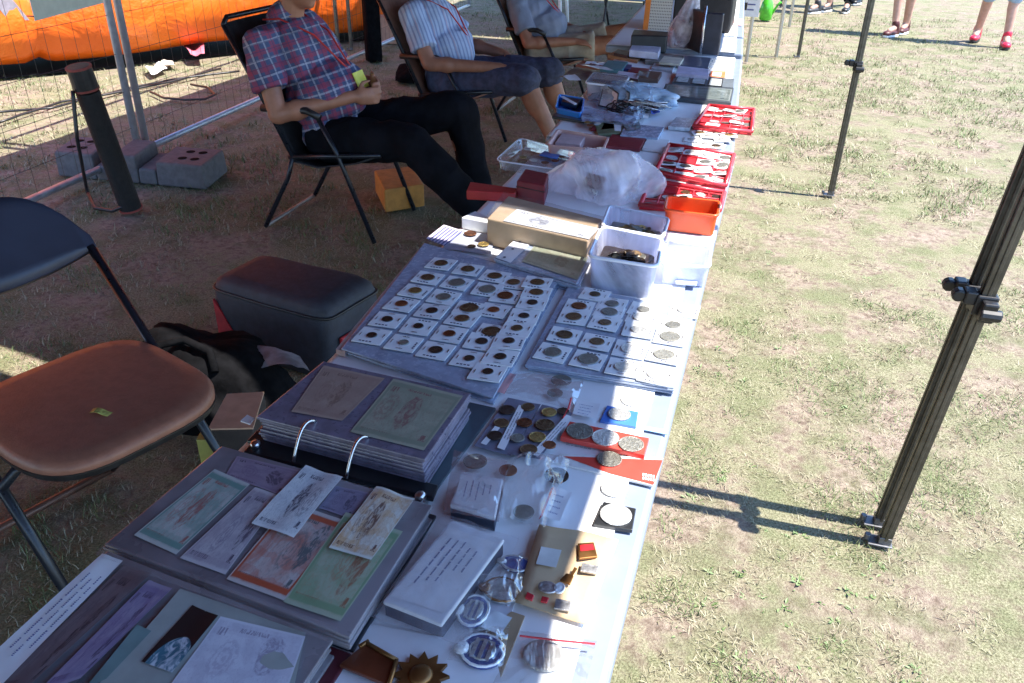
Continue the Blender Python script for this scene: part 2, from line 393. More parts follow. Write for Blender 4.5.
def weeds():
    g = np.random.default_rng(11); mb = MB(); V = []; F = []
    for _ in range(1500):
        r_ = g.uniform(.9, 3.3)**2; th = g.uniform(R(-60), R(24)); x, y = r_*math.sin(th), r_*math.cos(th)
        if -.6 < x < -.1 and y < 6 or noise.noise((x*2.1, y*2.1, 5)) < -.05: continue
        k = g.uniform(.25, .55)
        for i in range(g.integers(6, 14)):
            a = g.uniform(0, 6.28); L = k*g.uniform(.018, .04); w_ = L*g.uniform(.12, .22); t = g.uniform(.15, .8); ox, oy = x+g.normal(0, .015*k), y+g.normal(0, .015*k); o = len(V)
            d = np.array((math.cos(a), math.sin(a), t)); sd = np.array((-math.sin(a), math.cos(a), 0))*w_; b = np.array((ox, oy, -.012))
            V += [tuple(b), tuple(b+d*L*.5+sd), tuple(b+d*L*.5-sd), tuple(b+d*L*np.array((1, 1, .75)))]; F += [[o, o+1, o+3, o+2]]
    mb.add(V, F); n = N('weed_leaf'); ge = n.n('ShaderNodeNewGeometry'); n.col(n.mix(ge.outputs['Random Per Island'], (.1, .16, .05), (.22, .29, .12))); n.set(Roughness=.55)
    tag(link('weeds', mesh('weeds', mb, n.m), (0, 0, 0)), 'low green weeds and clover tufts scattered in the dry grass', 'weeds', kind='stuff')
weeds()
# ------------------------------------------------------------------ canopy tents
def canvas_mat():
    n = N('canopy_canvas'); n.t.nodes.remove(n.b)
    d = n.n('ShaderNodeBsdfDiffuse'); d.inputs[0].default_value = (.15, .05, .035, 1); t = n.n('ShaderNodeBsdfTranslucent'); t.inputs[0].default_value = (.6, .1, .03, 1)
    m = n.n('ShaderNodeMixShader'); m.inputs[0].default_value = .07; n.l(d.outputs[0], m.inputs[1]); n.l(t.outputs[0], m.inputs[2]); n.l(m.outputs[0], n.out.inputs[0]); return n.m
canvas = canvas_mat()
legm = M('leg_profile', (.11, .105, .095), .35, .75, var=.2, vs=40)
def leg(t, p, h, brz, cb=True):
    x, y = p[:2]; lean = p[2] if len(p) > 2 else 0; l = MB()
    def tilt(mb):
        mb.v = [(a+lean*c, b, c) for a, b, c in mb.v]; return mb
    l.box((x, y, h/2+.006), (.027, .027, h-.012))
    for s in (-1, 1):
        l.box((x+s*.0145, y, h/2+.006), (.004, .008, h-.02)); l.box((x, y+s*.0145, h/2+.006), (.008, .004, h-.02))
    L = obj('leg', tilt(l), legm, t, bevel=.003)
    f = MB().box((x-.01, y, .003), (.058, .042, .005)); f.box((x, y, .015), (.03, .03, .02)); f.tube([(x-.04, y, .004), (x-.04, y, .02)], .008)
    obj('foot_plate', f, M('foot_steel', (.16, .16, .17), .45, .6), L, bevel=.002)
    if brz:
        b = MB().box((x, y, brz), (.042, .042, .045)); b.box((x-.031, y, brz+.012), (.024, .034, .03)); b.box((x+.004, y-.032, brz-.006), (.03, .024, .044))
        b.tube([(x-.052, y-.012, brz+.012), (x-.052, y+.012, brz+.012)], .014); b.tube([(x+.03, y-.04, brz-.01), (x-.012, y-.04, brz-.01)], .013)
        obj('slider_bracket', tilt(b), black, L, bevel=.004)
def tent(label, ex, y0, y1, xl, legs, zc=1.86, peak=2.9, brz=.68, yl=None):
    """ex = (x of the sunny eave at y0, at y1)"""
    t = thing('canopy_tent', label, 'tent', (legs[0][0], legs[0][1], 0), 'market canopy tents over the stalls')
    a, b = Vector((ex[0], y0, 2.06)), Vector((ex[1], y1, 2.06)); yl = yl or (y0, y1); c, d = Vector((xl, yl[1], 2.06)), Vector((xl, yl[0], 2.06))
    pk = (a+b+c+d)/4; pk.z = peak
    k = [pk+(q-pk)*.0 for q in (a, b, c, d)]
    m = MB().add([a, b, c, d, pk], [[0, 1, 4], [1, 2, 4], [2, 3, 4], [3, 0, 4]])
    obj('canopy', m, canvas, t, solid=.002)
    v = MB()
    for p, q in ((a, b), (b, c), (c, d), (d, a)):
        nseg = 14; vs = []
        for i in range(nseg+1):
            e = p+(q-p)*i/nseg; vs += [e, Vector((e.x, e.y, zc+.012*math.sin(i*2.1)))]
        v.add(vs, [[2*i, 2*i+1, 2*i+3, 2*i+2] for i in range(nseg)])
    obj('valance', v, canvas, t, solid=.002)
    n_ = 24; bw = MB(); vs = []
    for i in range(n_+1):
        e = d+(c-d)*i/n_
        for z in (2.02, 1.7, 1.4, 1.2): vs.append(Vector((e.x-.03+.02*math.sin(i*1.3+z*3), e.y, z)))
    bw.add(vs, [[i*4+k, i*4+k+1, i*4+k+5, i*4+k+4] for i in range(n_) for k in range(3)]); obj('added_light_blocker', bw, canvas, t, smooth=True, solid=.003)  # added hanging cloth, blocks sky and orange light from the left
    tr = MB()
    for p, q in ((a, b), (b, c), (c, d), (d, a)):
        o = Vector((0, 0, -.06)); tr.tube([p+(pk-p)*.02+o, q+(pk-q)*.02+o], .012, 6)
    obj('truss', tr, legm, t)
    for l in legs: leg(t, l, 2.05, brz)
    return t
# (x of eave follows the row of stalls, which bends a little to the left)
tent('dark canopy tent with ribbed legs, the one standing nearest right of the table', (.60, .44), -1.3, 1.46, -3.2, [(.452, 1.765, .07), (.6, -1.25)], yl=(-1.3, 2.05))
tent('dark tent over the seated men, single leg in sunny grass', (.45, .19), 1.585, 8.85, -3.12, [(.447, 1.838, .07), (.405, 4.55), (-4.07, 7.50)], brz=.67, yl=(2.165, 8.85))
tent('dark canopy tent farther along the row, with the small thin dark leg', (.2, .02), 8.95, 12.6, -3.2, [(.226, 8.835), (-3.97, 7.575)], brz=.75)

tent('dark canopy tent added behind the camera to block sky light', (.75, .61), -5.6, -1.4, -3.2, [(.62, -1.4), (.76, -5.5)])  # extra tent added out of view to cut sky light from behind
tent('dark canopy tent added at the far end of the row to block sky light', (0, -.3), 12.7, 17.2, -3.5, [(-.02, 12.75), (-.32, 17.1)])  # extra tent added past the others to cut sky light there
# silver poles far along the row
for i, (px, py, lab) in enumerate(((735, 72, 'bright steel stall pole rising beside the far table end'), (746, 62, 'bright steel stall pole with the small white price sign'),
                                   (776, 57, 'thin bright steel pole standing alone in the grass past the tables'), (789, 27, 'farthest bright steel pole behind the green can'))):
    p = P(px, py, 0); t = thing('stall_pole', lab, 'pole', p, 'bright steel poles of the far stalls')
    m = MB().tube([p, p+Vector((0, 0, 2.1))], .017, 10); obj('pole_tube', m, M('aluminium', (.62, .64, .68), .35, .35, var=.06), t, smooth=True)
    for zz in (.55, 1.0): obj('bracket', MB().box(p+Vector((0, 0, zz)), (.05, .05, .06)), black, t, bevel=.004)
    if i == 1:
        q = PY(751, 5, p.y-.03); obj('price_sign', MB().box(q, (.16, .006, .2)), card, t)
        tl = MB()
        for k in range(3): tl.box(q+Vector((0, -.0045, .05-.045*k)), (.1-.02*k, .001, .012))
        obj('sign_print', tl, blueink, t)

# ------------------------------------------------------------------ tables
TZ = .75
rim = M('table_rim', (.24, .285, .38), .35, var=.05)
def table(lab, clab, q, z=TZ, cq=None, drop=0):
    """q: corners left-near, right-near, right-far, left-far"""
    t = thing('folding_table', lab, 'table', (sum(k[0] for k in q)/4, sum(k[1] for k in q)/4, 0), 'folding tables in the row of stalls')
    o = obj('table_top', MB().prism(q, z-.034, z), rim, t, bevel=.008)
    for i, k in enumerate(q):
        c = Vector((sum(a[0] for a in q)/4, sum(a[1] for a in q)/4)); p = Vector(k)+Vector(((c.x-k[0])*.45, (c.y-k[1])*.14))
        obj('leg', MB().tube([(p.x, p.y, 0), (p.x, p.y, z-.034)], .014, 10), steel, t, smooth=True)
    Y = [Vector(k) for k in q]; m = MB()
    for a, b in ((0, 1), (3, 2)):
        c = Vector((sum(k[0] for k in q)/4, sum(k[1] for k in q)/4)); p0, p1 = [Vector((k.x+(c.x-k.x)*.45, k.y+(c.y-k.y)*.14)) for k in (Y[a], Y[b])]
        m.tube([(p0.x, p0.y, .2), (p1.x, p1.y, .2)], .01, 8)
    obj('cross_bar', m, steel, t, smooth=True)
    if clab:
        ln, rn, rf, lf = [Vector(k) for k in q]; e = (rn-ln).normalized()*.034
        qq = [Vector((k.x, k.y, z+.001)) for k in (lf+e*.12, rf-e, rn-e, ln+e*.12)]
        mb = MB().grid(qq, 50, 110, lambda u, v: .0022+.0016*noise.noise((u*6, v*14, z*3))+.0014*math.exp(-(((v*5+.3) % 1-.5)/.05)**2)+.0014*math.exp(-((u-.46)/.03)**2))
        c = obj('tablecloth', mb, white_cloth, smooth=True, solid=.0008); tag(c, clab, 'tablecloth', 'white cloths on the stall tables')
table('long folding table nearest the camera with pale blue rim', 'white cloth under the albums on the nearest table', [(-.615, .05), (-.060, .05), (-.062, 2.44), (-.622, 2.44)])
table('second folding table holding the red coin trays', 'white cloth under the red trays on the second table', [(-.64, 2.452), (-.068, 2.452), (-.135, 4.05), (-.7, 4.05)])
table('far folding table holding the black display case', 'white cloth in the sun beside the black display case', [(-.78, 4.075), (-.138, 4.075), (-.27, 6.6), (-.9, 6.6)], z=.768)
ZT = TZ+.0035
Z2 = ZT
# ------------------------------------------------------------------ albums with banknotes
album_cover = M('album_cover', (.03, .035, .045), .4, coat=.2)
edge_m = film('page_edges', tint=(.75, .75, .86), milk=.3, milkc=(.42, .4, .52), gloss=.6, bs=30, bst=.5)
page_m = M('stacked_pages', (.22, .2, .215), .3, var=.3, vs=9, coat=1, bump=.35, bs=5)
def lerp4(q, u, v):
    a = (Vector(q[0])*(1-u)+Vector(q[1])*u)*(1-v)+(Vector(q[3])*(1-u)+Vector(q[2])*u)*v; return (a.x, a.y)
def page_block(t, px4, z0, z1, n=5, grow=.006, name='page_stack', mat=None):
    """a stack of plastic album pages with slightly uneven edges"""
    q = [P(x, y, z1) for x, y in px4]; c = sum(q, Vector())/4; mb = MB(); h = (z1-z0)/n
    for i in range(n):
        k = [(p+(p-c).normalized()*random.uniform(-grow, grow)) for p in q]
        zz = z0+h*i; mb.hull([(p.x, p.y, zz+h*.08) for p in k], [(p.x, p.y, zz+h*.97) for p in k])
    return obj(name, mb, mat or page_m, t, bevel=.0012)
# -- album in the foreground corner
cA = zm((0, 540), 3.103, [(330, 45), (1035, 300)]); farL = P(108, 553, .785); farR = P(333, 638, .785)
t = thing('banknote_album', 'open album in the bottom left corner with the white text strip', 'album', ((farL.x+farR.x)/2, (farL.y+farR.y)/2-.13, ZT), 'banknote albums on the near table')
qA = [(farL.x-.005, farL.y), (farR.x, farR.y), (farR.x-.01, farR.y-.27), (farL.x-.015, farL.y-.27)]
obj('cover', MB().prism([(qA[0][0]-.012, qA[0][1]+.008), (qA[1][0]+.014, qA[1][1]+.008), (qA[2][0]+.014, qA[2][1]), (qA[3][0]-.012, qA[3][1])], ZT+.001, ZT+.006), M('burgundy_cover', (.09, .012, .02), .4), t, bevel=.002)
mb = MB()
for i in range(5):
    d = [random.uniform(-.004, .004) for _ in range(4)]
    mb.prism([(qA[0][0]+d[0], qA[0][1]+d[1]), (qA[1][0]+d[2], qA[1][1]+d[3]), (qA[2][0]+d[2], qA[2][1]), (qA[3][0]+d[0], qA[3][1])], ZT+.007+i*.0048, ZT+.0112+i*.0048)
obj('page_stack', mb, page_m, t, bevel=.001)
ZA = ZT+.0335
def A(pts): return zm((0, 540), 3.103, pts)
def note(px4, z, mat, lab, cat='banknote', group='banknotes in the albums', name='banknote', **k):
    k.setdefault('curl', .0006)
    return sheet(name, px4, z, mat, lab, cat, group=group, **k)
o = sheet('text_strip', A([(318, 45), (382, 66), (-60, 520), (-160, 480)]), ZA, paper, 'white paper strip with printed lines on the corner album', 'paper strip')
obj('printed_lines', text_mb(A([(318, 45), (382, 66), (-60, 520), (-160, 480)]), ZA+.004, 3, 3, .12, .3, .8, 'v'), blueink, o)
brownnote = note_mat('brown_note', (.2, .16, .17), (.12, .09, .1), (.09, .07, .09), seed=1)
lilacnote = note_mat('lilac_note', (.34, .3, .42), (.2, .16, .3), (.16, .12, .24), seed=2)
note(A([(390, 75), (470, 105), (60, 480), (-50, 500)]), ZA, brownnote, 'dark brown banknote beside the white text strip')
note(A([(462, 125), (535, 152), (250, 430), (110, 480)]), ZA+.0005, lilacnote, 'lilac banknote in the middle of the corner album')
folder = M('grey_green_folder', (.34, .37, .35), .5, var=.1, coat=.5)
o = sheet('cover_card', A([(560, 155), (950, 290), (900, 520), (250, 520)]), ZA+.0006, folder, 'grey green folder card on the right of the corner album', 'folder card')
obj('teal_panel', MB().grid([P(*k, ZA+.0032) for k in A([(425, 262), (470, 282), (330, 430), (255, 470)])], 1, 1), M('teal_print', (.16, .26, .26), .5, coat=.5), o)
def space():
    n = N('space_print'); uv = n.uv(); sp = n.n('ShaderNodeSeparateXYZ'); n.l(uv, sp.inputs[0])
    a = n.math('MULTIPLY', n.math('SUBTRACT', sp.outputs[0], .62), 1.0); b = n.math('SUBTRACT', sp.outputs[1], .02)
    d = n.math('SQRT', n.math('ADD', n.math('MULTIPLY', a, a), n.math('MULTIPLY', b, b)))
    disc = n.math('SUBTRACT', 1.0, n.ramp(d, .5, .52)); cl = n.ramp(n.noise(5, 5, uv, dist=1), .42, .62)
    n.col(n.mix(disc, (.02, .015, .016), n.mix(cl, (.05, .16, .22), (.55, .62, .68)))); n.set(Roughness=.4); n.b.inputs['Coat Weight'].default_value = .6; return n.m
sheet('picture_card', A([(598, 205), (678, 238), (535, 415), (440, 380)]), ZA+.0018, space(), 'dark picture card showing a blue globe in black space', 'picture card')
whitenote = note_mat('pale_envelope', (.66, .68, .76), (.5, .5, .6), (.4, .38, .5), px=.72, py=.62, prt=.8, seed=4, frame=.1)
note(A([(685, 238), (948, 300), (880, 500), (500, 490)]), ZA+.002, whitenote, 'pale bluish printed card beside the globe picture', 'card', name='printed_card')
obj('front_sleeve', MB().grid([(farL.x-.005, farL.y+.006, ZA+.007), (farR.x+.004, farR.y+.006, ZA+.007), (farR.x+.004, farR.y-.012, ZA+.006), (farL.x-.005, farL.y-.012, ZA+.006)], 8, 1), sleeve, t)
# -- middle album: right hand pages with notes, ring binder, thick pack
bR = zm((90, 430), 2.844, [(375, 45), (965, 215), (735, 585), (35, 325)])
ZB = ZT+.031
q = [P(*k, ZB) for k in bR]; c = sum(q, Vector())/4
tB = thing('banknote_album', 'open ring album with coloured banknotes under clear pages', 'album', (c.x, c.y, ZT), 'banknote albums on the near table')
cq = zm((230, 350), 3.793, [(330, 20), (1010, 190), (770, 560), (20, 370)]); cq2 = zm((90, 430), 2.844, [(985, 215), (745, 600), (20, 335)])
mb = slab_mb([bR[0], cq2[0], cq2[1], cq2[2]], ZT+.001, ZT+.005, ZT+.02); obj('cover', mb, album_cover, tB, bevel=.0015)
page_block(tB, bR, ZT+.006, ZB, 6, .005)
def B(pts): return zm((90, 430), 2.844, pts)
note(B([(418, 75), (605, 118), (555, 190), (385, 130)]), ZB+.0003, note_mat('dusky_note', (.34, .28, .34), (.24, .18, .26), (.2, .15, .22), seed=5), 'dusky lilac banknote at the far left corner of the ring album page')
note(B([(355, 112), (455, 155), (245, 355), (125, 300)]), ZB+.0005, note_mat('green_red_note', (.52, .56, .52), (.14, .3, .26), (.42, .16, .14), .5, .5, .8, 6, (.25, .5), .9), 'green edged banknote with red middle at the left of the ring album')
note(B([(470, 163), (548, 190), (385, 412), (255, 365)]), ZB+.0008, note_mat('grey_violet_note', (.56, .54, .56), (.34, .3, .36), (.2, .17, .25), .78, .55, .5, 7, (.4, .4)), 'grey violet banknote with a portrait oval')
note(B([(700, 160), (795, 180), (740, 252), (650, 222)]), ZB+.0004, note_mat('plum_note', (.3, .27, .36), (.2, .18, .27), (.16, .14, .22), seed=8), 'plum coloured banknote between the two loose pale notes')
note(B([(571, 205), (735, 262), (552, 486), (388, 425)]), ZB+.0011, note_mat('red_teal_note', (.55, .5, .48), (.46, .1, .05), (.12, .16, .17), .78, .6, .8, 9, (.55, .5), 1), 'red framed banknote with teal seal in the ring album')
note(B([(728, 235), (890, 290), (712, 545), (550, 490)]), ZB+.0014, note_mat('green_note', (.4, .46, .34), (.2, .33, .19), (.42, .2, .12), .72, .5, .7, 10, (.5, .55), .9), 'green banknote at the near right edge of the ring album')
note(B([(615, 105), (720, 140), (580, 310), (460, 270)]), ZB+.003, note_mat('pale_blimp_note', (.68, .7, .7), (.52, .54, .58), (.1, .1, .15), .5, .5, .7, 11, (.75, .5), .2), 'loose white banknote with a dark vignette on top of the ring album', curl=.003)
note(B([(815, 165), (925, 200), (800, 375), (680, 340)]), ZB+.003, note_mat('orange_note', (.68, .68, .62), (.55, .28, .07), (.2, .1, .08), .45, .5, .7, 12, (.25, .5), .15), 'loose white banknote printed orange and brown on the ring album', curl=.003)
def C(pts): return zm((230, 350), 3.793, pts)
ZC = ZT+.052
ctop = C([(355, 42), (905, 165), (735, 412), (108, 252)])
mb = slab_mb(C([(330, 60), (1010, 205), (770, 530), (60, 330)]), ZT+.001, ZT+.006, ZT+.012); obj('cover', mb, M('teal_cover', (.05, .08, .1), .35, coat=.4), tB, bevel=.0015)
page_block(tB, ctop, ZT+.007, ZC, 9, .004, mat=M('violet_pages', (.17, .15, .2), .3, var=.2, vs=50, coat=.5))
for a, b in (((308, 290), (262, 400)), ((508, 352), (460, 462))):
    p0 = P(*C([a])[0], ZC); p1 = P(*C([b])[0], ZB-.01); pts = []
    p0 = p0+Vector((0, .012, 0)); p1 = p1+Vector((0, -.014, 0))
    for k in range(13):
        s = k/12; h = math.sin(s*math.pi)*.022; pts.append(p0*(1-s)+p1*s+Vector((0, 0, h)))
    obj('binder_ring', MB().tube(pts, .0022, 8), steel, tB, smooth=True)
for k in ((95, 350), (722, 545)):
    p = P(*C([k])[0], ZT+.022); obj('rivet', MB().lathe(p+Vector((0, 0, -.01)), [(.007, 0), (.007, .008), (.005, .011), (.001, .012)], 16), steel, tB, smooth=True)
mb = slab_mb(C([(95, 330), (790, 510), (770, 560), (50, 385)]), ZT+.006, ZT+.014, ZT+.014); obj('spine_bar', mb, darkmetal, tB, bevel=.002)
note(C([(355, 60), (588, 108), (425, 270), (232, 235)]), ZC+.0005, note_mat('rose_note', (.4, .3, .24), (.3, .2, .17), (.26, .17, .13), .55, .5, .8, 13), 'rose brown banknote on the left of the thick page pack')
note(C([(620, 110), (885, 175), (735, 382), (455, 312)]), ZC+.0005, note_mat('olive_note', (.36, .37, .28), (.22, .26, .19), (.25, .13, .12), .5, .5, .9, 14, (.2, .5), .9), 'olive green banknote with round rosette on the right of the thick page pack')
obj('page_tab', slab_mb(C([(65, 245), (92, 258), (75, 280), (40, 268)]), ZT+.03, ZT+.032), card, tB)

# ------------------------------------------------------------------ coins in cardboard flips
cm = MB().lathe((0, 0, 0), [(.9, 0), (1, .0004), (1, .0016), (.93, .002), (.88, .0016), (.3, .0017)], 26)
coin_me = {k: mesh('coin_'+k, cm, m, smooth=False) for k, m in coinM.items()}
flip_me = mesh('coin_flip', MB().box((0, 0, .0009), (.051, .051, .0018)), card)
win_me = mesh('window', MB().lathe((0, 0, .0018), [(1, 0), (1, .0003)], 26), M('flip_window', (.5, .53, .6), .2, coat=.6))
stap = MB()
for x, y in ((-.02, 0), (.02, .004)): stap.box((x, y, .0022), (.0016, .011, .0008))
stap.box((0, .021, .0022), (.011, .0016, .0008)); stap_me = mesh('staple', stap, steel)
wr = MB()
for k in range(4): wr.box((.008-.02+k*.006, -.0205, .00195), (.004, .003, .0002))
wr_me = mesh('handwriting', wr, ink)
def coin(name, p, r, kind, label=None, parent=None, group=None, tilt=None):
    o = link(name, coin_me[kind], p, parent); o.scale = (r, r, 1)
    o.rotation_euler = (0, 0, random.uniform(0, 6)) if tilt is None else tilt
    if label: tag(o, label, 'coin', group)
    return o
KN = {'silver': 'silver', 'bronze': 'brown bronze', 'dark': 'nearly black', 'brass': 'brassy', 'nickel': 'grey nickel', 'copper': 'copper red', 'white': 'pale silver'}
ORD = ['first', 'second', 'third', 'fourth', 'fifth', 'sixth', 'seventh']
def flip(px, py, z, r, kind, label, group, rz=0, tilt=True):
    p = P(px, py, z); f = link('coin_flip', flip_me, p); f.rotation_euler = (random.uniform(-.03, .02) if tilt else 0, random.uniform(-.03, .03) if tilt else 0, rz+random.uniform(-.05, .05)+random.choice((0, 0, math.pi, math.pi/2)))
    tag(f, label, 'coin flip', group)
    wv = link('window', win_me, (0, 0, 0), f); wv.scale = (r*1.12, r*1.12, 1)
    coin('coin', (0, 0, .0022), r, kind, parent=f)
    link('staple', stap_me, (0, 0, 0), f); link('handwriting', wr_me, (0, 0, 0), f)
    return f
def D(pts): return zm((320, 220), 3.796, pts)
ZD = ZT+.016
dq = D([(395, 85), (905, 225), (655, 665), (85, 485)])
q = [P(*k, ZD) for k in dq]; c = sum(q, Vector())/4
t = thing('coin_album', 'large clear coin album page full of white flips in the shade', 'coin album', (c.x, c.y, ZT), 'clear coin pages on the near table')
page_block(t, dq, ZT+.001, ZD-.001, 4, .007, mat=M('coin_pages', (.34, .39, .5), .25, var=.15, vs=40, coat=.7))
obj('wood_edge', slab_mb(D([(375, 110), (398, 118), (95, 500), (60, 490)]), ZT+.002, ZD-.004), M('pinkish_page_edge', (.5, .36, .33), .4, coat=.4), t)
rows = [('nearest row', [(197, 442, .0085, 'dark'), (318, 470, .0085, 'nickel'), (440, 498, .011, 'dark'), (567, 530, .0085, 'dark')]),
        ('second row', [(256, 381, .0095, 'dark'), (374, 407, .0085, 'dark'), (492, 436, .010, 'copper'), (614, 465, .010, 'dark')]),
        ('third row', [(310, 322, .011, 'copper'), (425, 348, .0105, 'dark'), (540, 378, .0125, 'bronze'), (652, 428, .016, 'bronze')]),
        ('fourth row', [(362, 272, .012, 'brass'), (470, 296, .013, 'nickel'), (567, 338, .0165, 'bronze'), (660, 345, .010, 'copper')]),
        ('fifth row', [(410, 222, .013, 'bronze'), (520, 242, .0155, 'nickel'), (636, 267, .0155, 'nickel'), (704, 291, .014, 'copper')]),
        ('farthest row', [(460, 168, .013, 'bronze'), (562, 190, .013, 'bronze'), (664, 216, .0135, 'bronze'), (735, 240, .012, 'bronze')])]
for rn, rw in rows:
    for i, (x, y, r, k) in enumerate(rw):
        px, py = D([(x, y)])[0]
        flip(px, py, ZD+.0008, r, k, f'white flip with {KN[k]} coin, {rn} of shaded page, {ORD[i]} from left', 'coin flips on the shaded album page', .0)
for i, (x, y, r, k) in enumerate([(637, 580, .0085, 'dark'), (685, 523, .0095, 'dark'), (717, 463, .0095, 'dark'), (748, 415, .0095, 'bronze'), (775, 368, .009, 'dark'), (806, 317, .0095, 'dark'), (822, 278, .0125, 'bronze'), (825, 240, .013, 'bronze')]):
    px, py = D([(x, y)])[0]
    flip(px, py, ZD+.003+.0005*i, r, k, f'white flip with {KN[k]} coin in the loose right column, {(ORD+["eighth"])[i]} from the front', 'coin flips in the loose right column', .05)
def E_(pts): return zm((500, 240), 3.796, pts)
eq = E_([(265, 175), (745, 265), (660, 560), (105, 470)]); ZE = ZT+.014
q = [P(*k, ZE) for k in eq]; c = sum(q, Vector())/4
t = thing('coin_album', 'coin album page half in sunlight beside the clear tubs', 'coin album', (c.x, c.y, ZT), 'clear coin pages on the near table')
page_block(t, eq, ZT+.001, ZE-.001, 4, .006, mat=MATS['coin_pages'])
rows = [('nearest row', [(200, 430, .014, 'nickel'), (335, 457, .0165, 'nickel'), (468, 487, .0145, 'silver'), (592, 515, .0145, 'silver')]),
        ('second row', [(245, 364, .0135, 'bronze'), (368, 390, .012, 'bronze'), (492, 418, .0145, 'silver'), (622, 440, .017, 'nickel')]),
        ('third row', [(280, 295, .0135, 'bronze'), (398, 318, .011, 'bronze'), (525, 345, .0135, 'silver'), (645, 372, .017, 'nickel')]),
        ('fourth row', [(300, 255, .0135, 'copper'), (415, 277, .0145, 'nickel'), (538, 298, .016, 'silver'), (657, 327, .013, 'nickel')]),
        ('farthest row', [(360, 210, .010, 'bronze'), (425, 246, .012, 'nickel'), (545, 268, .011, 'nickel'), (700, 270, .0135, 'silver')])]
for j, (rn, rw) in enumerate(rows):
    for i, (x, y, r, k) in enumerate(rw):
        px, py = E_([(x, y)])[0]
        flip(px, py, ZE+.001-(.002 if j > 2 else 0), r, k, f'white flip with {KN[k]} coin, {rn} of half sunlit page, {ORD[i]} from left', 'coin flips on the half sunlit page', -.03)

# ------------------------------------------------------------------ coin packets in front
def F_(pts): return zm((460, 370), 4.268, pts)
dusk = M('grey_backing', (.2, .21, .28), .3, coat=.5, var=.2)
t0 = sheet('coin_packet', F_([(205, 120), (345, 150), (215, 370), (60, 330)]), ZT+.006, dusk, 'grey coin packet with a white label strip, left of its twin', 'coin packet', group='grey coin packets with label strips')
for a in ([(252, 148), (278, 158), (190, 342), (158, 330)], [(150, 238), (172, 246), (112, 320), (88, 312)]):
    obj('label_strip', MB().grid([P(*k, ZT+.0105) for k in F_(a)], 1, 1), paper, t0)
obj('strip_print', text_mb(F_([(252, 148), (278, 158), (190, 342), (158, 330)]), ZT+.011, 2, 5, .12, .35, .9, 'v'), ink, t0)
t1 = sheet('coin_packet', F_([(350, 150), (482, 185), (340, 385), (215, 365)]), ZT+.0065, dusk, 'grey coin packet with a red edge and a white strip, beside the red card', 'coin packet', group='grey coin packets with label strips')
obj('label_strip', MB().grid([P(*k, ZT+.011) for k in F_([(455, 190), (482, 200), (332, 370), (303, 357)])], 1, 1), paper, t1)
obj('strip_print', text_mb(F_([(455, 190), (482, 200), (332, 370), (303, 357)]), ZT+.0115, 2, 6, .12, .35, .9, 'v'), ink, t1)
obj('red_zip', MB().tube([P(*k, ZT+.0105) for k in F_([(475, 120), (462, 165), (440, 205)])], .0014, 6), red_plastic, t1)
for x, y, r, k in [(200, 172, .012, 'dark'), (176, 228, .011, 'bronze'), (148, 282, .011, 'dark'), (290, 160, .010, 'bronze')]:
    coin('loose_coin', P(*F_([(x, y)])[0], ZT+.0095), r, k, f'{KN[k]} coin by the label strip of the left grey packet' if k != 'bronze' else ('bronze coin at the far end of the left grey packet' if y < 200 else 'bronze coin left of the white strip in the left packet'), group='coins in the left grey packet')
for x, y, r, k in [(275, 226, .011, 'copper'), (245, 292, .010, 'nickel'), (330, 288, .012, 'brass'), (380, 182, .011, 'brass'), (362, 236, .014, 'bronze'), (293, 342, .012, 'bronze'), (382, 322, .009, 'copper'), (440, 178, .009, 'dark')]:
    coin('loose_coin', P(*F_([(x, y)])[0], ZT+.010), r, k, f'{KN[k]} coin in the grey packet with the red edge', group='coins in the right grey packet')
pk = film('pinkish_film', tint=(.95, .9, .92), milk=.25, milkc=(.8, .6, .62), gloss=.6, bs=25)
def bag(name, px4, z, h, mat, label, cat='plastic bag', group=None, parent=None):
    q = [P(x, y, z) for x, y in px4]; k = random.random()*20
    mb = MB().grid(q, 34, 34, lambda u, v: h*(1-(2*u-1)**4)*(1-(2*v-1)**4)*.9+.0025+(.001+h*.16)*noise.noise((u*5+k, v*5, k))+(.0004+h*.25)*(1-2*abs(noise.noise((u*4+k, v*4, k+3))))+(.0003+h*.1)*(1-2*abs(noise.noise((u*9+k, v*8, k+7)))))
    o = obj(name, mb, mat, parent, smooth=True); return tag(o, label, cat, group) if not parent else o
sheet('pink_tag', F_([(215, 15), (242, 22), (190, 105), (150, 95)]), ZT+.006, M('pink_card', (.6, .3, .3), .5, coat=.4), 'narrow pink tag in front of the shaded coin page', 'tag')
o = sheet('paper_label', F_([(500, 130), (598, 148), (580, 212), (480, 190)]), ZT+.006, paper, 'small white printed label left of the blue card', 'label')
obj('printed_lines', text_mb(F_([(500, 130), (598, 148), (580, 212), (480, 190)]), ZT+.0095, 4, 8, .12, .3, .8), blueink, o)
for x, y, r, k, lab in [(432, 46, .016, 'nickel', 'large grey coin lying in front of the half sunlit page'), (405, 100, .012, 'nickel', 'smaller grey coin just in front of the large grey coin'),
                        (65, 392, .016, 'nickel', 'greenish grey coin in the clear bag above the text label'), (272, 608, .013, 'nickel', 'grey coin in the crumpled bag beside the text label'),
                        (412, 452, .016, 'dark', 'dark coin in the crumpled bag in front of the red card'), (205, 430, .012, 'copper', 'copper coin standing in the crumpled bag')]:
    coin('loose_coin', P(*F_([(x, y)])[0], ZT+.007), r, k, lab)
bag('zip_bag', F_([(240, 10), (530, 60), (480, 180), (190, 110)]), ZT+.003, .008, bagfilm, 'crumpled clear bag over the two grey coins')
bag('zip_bag', F_([(215, 375), (475, 395), (360, 690), (150, 640)]), ZT+.003, .022, bagfilm, 'crumpled clear bag with coins beside the text label')
o = sheet('paper_label', F_([(398, 500), (478, 525), (425, 650), (350, 625)]), ZT+.009, paper, 'white label with a red edge left of the black coin capsule', 'label')
